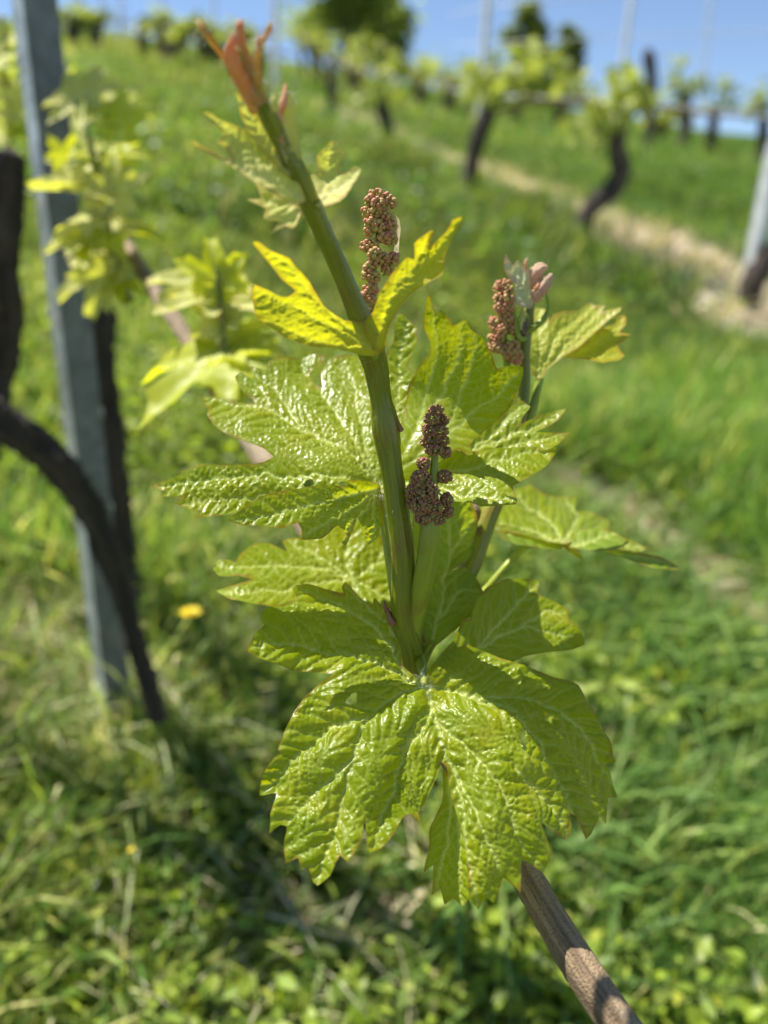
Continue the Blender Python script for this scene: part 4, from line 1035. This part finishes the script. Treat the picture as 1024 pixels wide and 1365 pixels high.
# straw litter
x, y, rs = scatter(18000, .40, 3.0, 1.0, 7, power=.9, field=lambda x, y: np.clip(dryness(x, y) + (1 - ground_cover_mask(x, y)), .05, 1))
blades('straw', x, y, rs.uniform(.02, .09, len(x)), rs.uniform(.0015, .006, len(x)), rs.uniform(1.2, 3.0, len(x)), colmix(rs, len(x), [(.50, .44, .28), (.36, .29, .18), (.58, .54, .40), (.22, .15, .09)], [4, 3, 2, 2]), M_straw, rs, 'dry straw and dead leaf litter between the grass', 'straw', curl=.8)
x, y, rs = scatter(14000, 2.5, 12, 1.0, 9, power=.8, field=lambda x, y: np.clip((1 - ground_cover_mask(x, y)), .02, 1))
blades('straw', x, y, rs.uniform(.05, .14, len(x)), rs.uniform(.008, .025, len(x)), rs.uniform(1.5, 3.5, len(x)), colmix(rs, len(x), [(.60, .53, .40), (.46, .39, .28), (.66, .61, .50)], [4, 3, 2]), M_straw, rs, 'dry straw on the bare track', 'straw', curl=.6)

# ------------------------------------------------------------------ near-left post and old trunks
def cpost(name, base, top, wdt, dep, th, label, group=None, ang=0.0, holes=True, shaded_web=False):
    """C-profile steel vineyard post with hooks"""
    root = empty(name, base, label, 'post', group)
    ax = top - base; L = np.linalg.norm(ax); ax /= L
    X = np.array([math.cos(ang), math.sin(ang), 0]); X -= ax * X.dot(ax); X /= np.linalg.norm(X); Y = np.cross(ax, X)
    prof = [(-wdt/2, -dep/2), (wdt/2, -dep/2), (wdt/2, dep/2), (wdt/2 - dep*.25, dep/2), (wdt/2 - dep*.25, dep/2 - th), (wdt/2 - th, dep/2 - th), (wdt/2 - th, -dep/2 + th), (-wdt/2 + th, -dep/2 + th), (-wdt/2 + th, dep/2 - th), (-wdt/2 + dep*.25, dep/2 - th), (-wdt/2 + dep*.25, dep/2), (-wdt/2, dep/2)]
    mb = MB(); n = len(prof)
    V = [base + X * a + Y * b + ax * t for t in (0, L) for a, b in prof]
    F = [(i, (i + 1) % n, n + (i + 1) % n, n + i) for i in range(n)]
    mb.add(V, F[1:], 0); mb.add(V, F[:1], 1 if shaded_web else 0)  # web face can take the steel with painted shade
    if holes:
        t = .12
        while t < L - .02:
            for sg in (-1, 1):
                c = base + ax * t + X * sg * (wdt / 2 + .001)
                hk = [c, c + X * sg * .004 + ax * .004, c + X * sg * .004 + ax * .012]
                tube(mb, hk, [.0014] * 3, 6, 3)
            t += .10
    mb.build('profile', [M_metal, M_metal_shaded], root, smooth=False)
    return root
b = gp(158, 985); dy = b[1] - 0
def at_y(px, py, yy):
    a = (px - 512.0) / K; q = (682.5 - py) / K; r = CF + a * CR + q * CU
    return CAM + r * (yy / r[1])
b[2] -= .15
# a steel post: its front edge follows the picture line, its web recedes
t0 = at_y(46, 0, b[1] - .03); ax = (t0 - b)
cpost('metal_post', b, b + ax * 1.25, .031, .017, .0025, 'galvanised steel trellis post close at left edge', ang=math.radians(52), group=None, shaded_web=True)

def trunk_thing(label, pts, widths, seed, extra=(), group='old vine trunks in the vineyard', name='grapevine', mb_only=False):
    root = empty(name, pts[0], label, 'grapevine', group)
    mb = MB(); tube(mb, pts, widths, 36, 14, rough=.24, seed=seed, freq=1.1)
    for pp, ww in extra: tube(mb, pp, ww, 14, 8, rough=.16, seed=seed + 1)
    mb.build('trunk', M_bark, root)
    return root
D0 = b[1]
g = gp(205, 900)
YT = b[1] - .07
print('POST', b)
pts = [at_y(212, 960, YT), at_y(195, 905, YT), at_y(180, 850, YT), at_y(163, 790, YT), at_y(142, 730, YT - .01), at_y(118, 678, YT - .02), at_y(88, 630, YT - .03), at_y(52, 598, YT - .04), at_y(18, 575, YT - .05), at_y(-14, 548, YT - .05), at_y(-34, 480, YT - .02), at_y(-38, 400, YT)]
trunk_thing('gnarled black vine trunk slanting in front of the steel post', pts, [.009, .009, .009, .010, .0115, .0125, .0135, .014, .0145, .015, .015, .015], 3, group=None)
pts = [at_y(-60, 1000, b[1] - .06), at_y(-45, 700, b[1] - .06), at_y(-14, 540, b[1] - .06), at_y(0, 440, b[1] - .06), at_y(5, 330, b[1] - .06), at_y(10, 240, b[1] - .06), at_y(14, 205, b[1] - .06)]
trunk_thing('dark upright vine trunk cut off at left edge', pts, [.018, .016, .016, .015, .013, .012, .009], 5, group=None)
pts = [at_y(170, 800, YT + .22), at_y(158, 720, YT + .22), at_y(148, 620, YT + .22), at_y(138, 520, YT + .22), at_y(130, 430, YT + .22), at_y(126, 380, YT + .22)]
trunk_thing('thin dark vine trunk upright behind the steel post', pts, [.020, .018, .018, .016, .017, .010], 7, group=None)

# leaves at left edge on the cut vine
root = empty('vine_shoot', at_y(10, 220, .85), 'blurred pale leafy shoot beyond the steel post at left edge', 'vine shoot')
rs = np.random.default_rng(5)
mb = MB(); tube(mb, [at_y(12, 230, .9), at_y(10, 150, .92), at_y(6, 60, .94), at_y(2, 20, .95)], [.004, .0035, .003, .002], 8, 5); mb.build('stem', M_stem, root)
for i in range(13):
    mb = MB(); a = rs.uniform(0, 6.28)
    put_leaf(mb, at_y(rs.uniform(-25, 30), rs.uniform(40, 250), rs.uniform(.88, .98)), cdir(math.cos(a), math.sin(a) * .6, rs.uniform(-.5, .5)), cdir(rs.uniform(-.4, .4), rs.uniform(.4, 1.6), -1), rs.uniform(.028, .045), i)
    mb.build('leaf', [M_woolly, M_bg_leaf][i % 2], root)

root = empty('vine_shoot', at_y(120, 200, 1.2), 'silvery leafy shoot between the steel post and the hillside', 'vine shoot')
mb = MB(); tube(mb, [at_y(125, 330, 1.15), at_y(118, 220, 1.2), at_y(108, 120, 1.22)], [.005, .004, .002], 8, 5); mb.build('stem', M_stem, root)
for i in range(16):
    mb = MB(); a = rs.uniform(0, 6.28)
    put_leaf(mb, at_y(rs.uniform(92, 170), rs.uniform(95, 215), rs.uniform(1.1, 1.25)), cdir(math.cos(a), math.sin(a) * .6, rs.uniform(-.5, .5)), cdir(rs.uniform(-.4, .4), rs.uniform(.4, 1.6), -1), rs.uniform(.022, .036), i)
    mb.build('leaf', [M_woolly, M_bg_leaf, M_woolly][i % 3], root)

# ------------------------------------------------------------------ background vines
def far_vine(label, trunk_px, widths, yy=None, canopy=(), nleaf=120, seed=0, lsize=.05, arms=(), leafmix=.5, spread=.10):
    rs = np.random.default_rng(seed)
    base = gp(*trunk_px[0]); Y0 = base[1] if yy is None else yy
    pts = [at_y(a, c, Y0) for a, c in trunk_px]
    root = empty('grapevine', pts[0], label, 'grapevine', 'vines in rows on the hillside')
    mb = MB(); pts[0] = np.array([pts[0][0], pts[0][1], min(pts[0][2], float(terrain(pts[0][0], pts[0][1]))) - .05])
    tube(mb, pts, widths, 14, 6, rough=.14, seed=seed, freq=.6); mb.build('trunk', M_bark, root)
    for arm, aw, dy_ in arms:
        mb = MB(); n = len(arm)
        tube(mb, [at_y(a, c, Y0 + dy_ * i / (n - 1)) for i, (a, c) in enumerate(arm)], [aw * (1 - .4 * i / (n - 1)) for i in range(n)], 10, 6, rough=.08, seed=seed)
        mb.build('cane', M_cane, root)
    if canopy:
        mb = MB()
        tot = sum(q[2] * q[3] for q in canopy)
        for (cx, cy, rx, ry) in canopy:
            for i in range(max(3, int(nleaf * rx * ry / tot))):
                px = cx + rs.normal(0, rx * .5); py = cy + rs.normal(0, ry * .5); a = rs.uniform(0, 6.28)
                put_leaf(mb, at_y(px, py, Y0 + rs.normal(0, spread)), cdir(math.cos(a), math.sin(a), rs.uniform(-.7, .7)), np.array([rs.normal(0, .6), rs.normal(0, .6), 1]), lsize * rs.uniform(.6, 1.25), i, GLs)
        mb.build('foliage', M_far_leaf, root)
    return root

ORD = 'first second third fourth fifth sixth seventh eighth ninth tenth eleventh twelfth thirteenth fourteenth fifteenth sixteenth seventeenth'.split()
rsv = np.random.default_rng(77)
for k_, (a, c_, hh) in enumerate([(95,52,26),(128,60,30),(215,66,34),(232,92,44),(270,74,34),(292,96,40),(325,84,36),(340,118,46),(420,92,38),(470,128,44),(485,100,34),(560,150,44),(600,150,36),(645,128,30),(690,150,32),(745,160,34),(880,196,34)]):
    yk_ = min(gp(a, c_)[1], 15.0); u_ = yk_ / K
    far_vine('small far vine with leaf tuft, ' + ORD[k_] + ' from the left on the upper slope', [(a, c_), (a + rsv.uniform(-3, 3), c_ - hh * .35), (a + rsv.uniform(-5, 5), c_ - hh * .7), (a + rsv.uniform(-6, 6), c_ - hh)], [8 * u_, 7 * u_, 7 * u_, 5 * u_],
        yy=yk_, canopy=[(a, c_ - hh - 2, 22, 13), (a + rsv.uniform(-18, 18), c_ - hh - 6, 18, 12)], nleaf=46, seed=100 + k_, lsize=9 * u_,
        arms=[([(a, c_ - hh), (a + 22, c_ - hh - 3), (a + 48, c_ - hh + 1)], 2.5 * u_, .1)])

def post_far(label, bx, by, tx, ty, r=.022, lean=0, seed=0, yy=None):
    b_ = gp(bx, by); Y0 = b_[1] if yy is None else yy
    b_ = at_y(bx, by, Y0); t_ = at_y(tx, ty, Y0); b2 = b_ - np.array([0, 0, .1])
    return cpost('metal_post', b2, t_, r * 2, r * 1.4, .004, label, 'steel trellis posts on the hillside', ang=.5, holes=False)

v1 = gp(775, 335)[1]
far_vine('crooked dark vine in mid slope with an S-bent trunk', [(773,338),(777,300),(792,272),(815,255),(828,228),(822,195),(826,165)], [.050,.048,.045,.050,.050,.045,.040], canopy=[(810,150,50,26),(835,120,28,34),(800,185,26,16),(860,130,30,16)], nleaf=110, seed=1, lsize=.06,
         arms=[([(824,165),(800,140),(770,135),(720,132),(690,128)], .012, -.2), ([(826,165),(850,148),(900,145),(960,152),(1040,155)], .012, .3)])
far_vine('straight dark vine left of the S-bent one', [(622,290),(624,250),(632,205),(640,175),(652,150)], [.045,.042,.042,.050,.045], canopy=[(700,105,60,34),(725,80,36,18),(660,120,36,24),(745,120,30,24)], nleaf=150, seed=2, lsize=.065,
         arms=[([(652,150),(700,140),(770,140),(810,138)], .013, .2)])
far_vine('low dark vine against the steel post at right edge', [(1000,415),(1002,385),(1012,360),(1030,330)], [.050,.048,.050,.045], canopy=[], seed=3)
far_vine('short dark stump vine beside the dirt track', [(515,210),(516,180),(510,150),(512,135)], [.06,.06,.06,.05], canopy=[(505,118,40,18),(540,90,36,20)], nleaf=60, seed=4, lsize=.08)
far_vine('slim dark vine right of the tall dark post', [(443,165),(444,130),(440,100),(442,80)], [.06,.06,.06,.05], canopy=[(440,70,40,20),(480,82,40,22),(400,45,30,16)], nleaf=70, seed=5, lsize=.09,
         arms=[([(400,45),(430,72),(470,92),(520,100),(570,108),(610,112)], .02, -1.0)])
far_vine('small dark vine on the left skyline, nearer the post', [(170,55),(171,35),(170,18)], [.10,.09,.08], canopy=[(160,30,22,10)], nleaf=24, seed=6, lsize=.12)
far_vine('small dark vine on the left skyline, taller one', [(192,82),(190,55),(190,22)], [.09,.09,.07], canopy=[(205,35,30,10)], nleaf=24, seed=7, lsize=.12)
far_vine('small dark vine on the skyline left of the shoot tip', [(247,80),(246,60),(246,40)], [.08,.08,.07], canopy=[(250,40,34,12),(300,42,40,12)], nleaf=40, seed=8, lsize=.12)
far_vine('dark vine on the right skyline beside the second post', [(911,188),(915,165),(912,145),(918,128)], [.10,.10,.09,.08], yy=14.5, canopy=[(915,118,26,22),(905,105,14,26)], nleaf=44, seed=9, lsize=.13)
far_vine('slim vine on the right skyline near the frame edge', [(950,190),(951,165),(952,145)], [.09,.09,.08], yy=14.5, canopy=[(960,125,30,18),(975,140,22,14)], nleaf=36, seed=10, lsize=.13)
far_vine('leafy vine on the skyline at the right frame edge', [(1018,195),(1018,165),(1015,140)], [.09,.09,.08], yy=14.5, canopy=[(1012,130,20,22),(1000,150,20,14)], nleaf=36, seed=11, lsize=.13)
far_vine('vine hidden in leaves on the skyline between two posts', [(585,130),(586,112),(584,95)], [.05,.05,.045], canopy=[(590,85,26,22),(620,75,20,14),(560,110,24,12)], nleaf=60, seed=12, lsize=.08)
far_vine('dark vine high on the bank behind the stump vine', [(400,110),(402,80),(398,50)], [.05,.05,.045], canopy=[(395,45,26,14)], nleaf=30, seed=13, lsize=.09)
far_vine('small dark vine beside the left post top', [(112,45),(112,25),(110,5)], [.10,.09,.08], canopy=[(108,15,16,12)], nleaf=20, seed=14, lsize=.12)
vyy = 12.5
far_vine('vine ending in a dark cut stub against the blue sky', [(862,190),(868,150),(870,110),(865,80),(863,66)], [.075,.07,.075,.09,.05], yy=vyy, canopy=[(905,80,16,10),(880,135,22,16)], nleaf=24, seed=15, lsize=.06)

post_far('pale steel post beside the straight dark vine', 637, 175, 652, -20, .018, yy=gp(622,290)[1])
post_far('steel post behind the S-bent vine', 815, 190, 846, -30, .020, yy=gp(790,250)[1])
post_far('thin steel post on the right skyline', 932, 150, 950, -20, .020, yy=14.8)
post_far('steel post at the right edge above the low vine', 992, 400, 1036, 190, .030, yy=gp(1000,415)[1] + .03)
post_far('dark steel post on the skyline behind the shoot tip', 366, 120, 367, -10, .040, yy=gp(380,130)[1])
for (a, c_, l) in [(105,46,'first'),(135,44,'second'),(160,44,'third'),(215,50,'fourth'),(285,56,'fifth')]:
    Yk = gp(a, c_ + 18)[1]
    b_ = at_y(a, c_ + 20, Yk)
    cpost('metal_post', b_, at_y(a + 1, -25, Yk), .07, .05, .006, l + ' post from the left along the skyline', 'steel trellis posts on the hillside', ang=.5, holes=False)

def wire(label, pts, r, group='trellis wires', m=None):
    mb = MB(); tube(mb, pts, [r] * len(pts), 6, 6)
    o = mb.build('trellis_wire', m or M_metal); tag(o, label, 'wire', group)
ya, yb = gp(622, 290)[1], gp(1000, 415)[1]
wire('lower trellis wire along the right-hand vines', [at_y(600, 118, ya + 3), at_y(652, 128, ya), at_y(830, 133, v1), at_y(1040, 158, yb + .5)], .004)
wire('middle trellis wire over the right-hand vines', [at_y(600, 60, ya + 3), at_y(650, 58, ya), at_y(838, 48, v1), at_y(1060, 40, yb + .5)], .0025)
wire('upper trellis wire against the sky at right', [at_y(600, 20, ya + 3), at_y(652, 8, ya), at_y(844, -10, v1), at_y(1060, -30, yb + .5)], .0025)

# trees on the skyline
def tree(label, px, py_base, yy, h, wdt, cols, seed, n=4500, leafs=.35):
    rs = np.random.default_rng(seed)
    base = at_y(px, py_base, yy); zt = base[2] + h; base[2] = terrain(base[0], base[1]) - .3; h = zt - base[2]
    root = empty('tree', base, label, 'tree', 'trees on the skyline')
    mb = MB(); topz = base + np.array([0, 0, h])
    tube(mb, [base, base + np.array([.2, 0, h * .3]), base + np.array([-.1, .1, h * .6]), topz - np.array([0, 0, h * .2])], [h * .04, h * .03, h * .02, h * .006], 10, 6, rough=.1)
    cl = []
    for i in range(11):
        a = rs.uniform(0, 6.28); t = rs.uniform(.25, .8); r_ = wdt * rs.uniform(.25, .5) * (1.1 - abs(t - .5))
        s0 = base + np.array([0, 0, h * t * .8]); e = s0 + np.array([math.cos(a) * r_, math.sin(a) * r_, h * rs.uniform(.08, .28)])
        tube(mb, [s0, (s0 + e) / 2 + np.array([0, 0, .1]), e], [h * .012, h * .008, h * .003], 6, 4); cl.append(e)
    cl.append(topz - np.array([0, 0, h * .1])); cl.append(base + np.array([0, 0, h * .5]))
    mb.build('trunk', M_treebark, root)
    cl = np.array(cl); k = rs.integers(0, len(cl), n)
    sp = wdt * .13 * (.6 + 1.0 * rs.random(len(cl)))
    p = cl[k] + rs.standard_normal((n, 3)) * sp[k][:, None] * np.array([1, 1, .75])
    o = leafy('crown', p[:, 0], p[:, 1], p[:, 2], rs.uniform(.6, 1.3, n) * leafs, colmix(rs, n, cols, [1] * len(cols)), M_crown, rs, None, None, flatness=.2, kind=None, parent=root)
tree('broad green tree on the skyline above the middle', 455, 60, 33, 4.0, 3.2, [(.20, .26, .08), (.26, .32, .09), (.30, .35, .11)], 1, leafs=.28)
tree('smaller green tree right of the broad one on the skyline', 512, 60, 36, 2.6, 2.0, [(.20, .26, .08), (.26, .32, .09)], 2, n=3500, leafs=.28)
tree('dark round tree on the skyline right of the first steel post', 700, 100, 34, 2.6, 1.25, [(.12, .16, .06), (.17, .21, .08)], 3, n=3000, leafs=.25)
tree('low dark tree on the skyline next to the round one', 752, 100, 35, 2.0, 1.1, [(.14, .18, .08), (.19, .23, .09)], 4, n=2600, leafs=.25)

# yellow flowers
for (fx_, fy_, sz, lb) in [(254, 818, .013, 'largest yellow flower behind the left leaves'), (175, 1133, .003, 'tiny yellow flower low at left among dry grass')]:
    g_ = gp(fx_, fy_, lift=.20); b_ = np.array([g_[0], g_[1], terrain(g_[0], g_[1])])
    root = empty('yellow_flower', b_, lb, 'flower', 'yellow wild flowers')
    mb = MB(); tube(mb, [b_, b_ * .5 + g_ * .5 + np.array([.004, 0, 0]), g_], [.0016, .0014, .0012], 6, 4); mb.build('stem', M_stem, root)
    mb = MB()
    for ring, (n_, ln) in enumerate([(15, 1.0), (12, .7), (8, .4)]):
        for i in range(n_):
            a = i / n_ * 6.283 + ring; d = np.array([math.cos(a), math.sin(a), .25 + ring * .5]); d /= np.linalg.norm(d); s_ = np.array([-math.sin(a), math.cos(a), 0])
            L_ = sz * ln
            mb.add([g_, g_ + d * L_ * .5 + s_ * L_ * .14, g_ + d * L_, g_ + d * L_ * .5 - s_ * L_ * .14], [(0, 1, 2, 3)])
    mb.build('flower_head', plain('yellow_petals', (.85, .66, .01)), root)
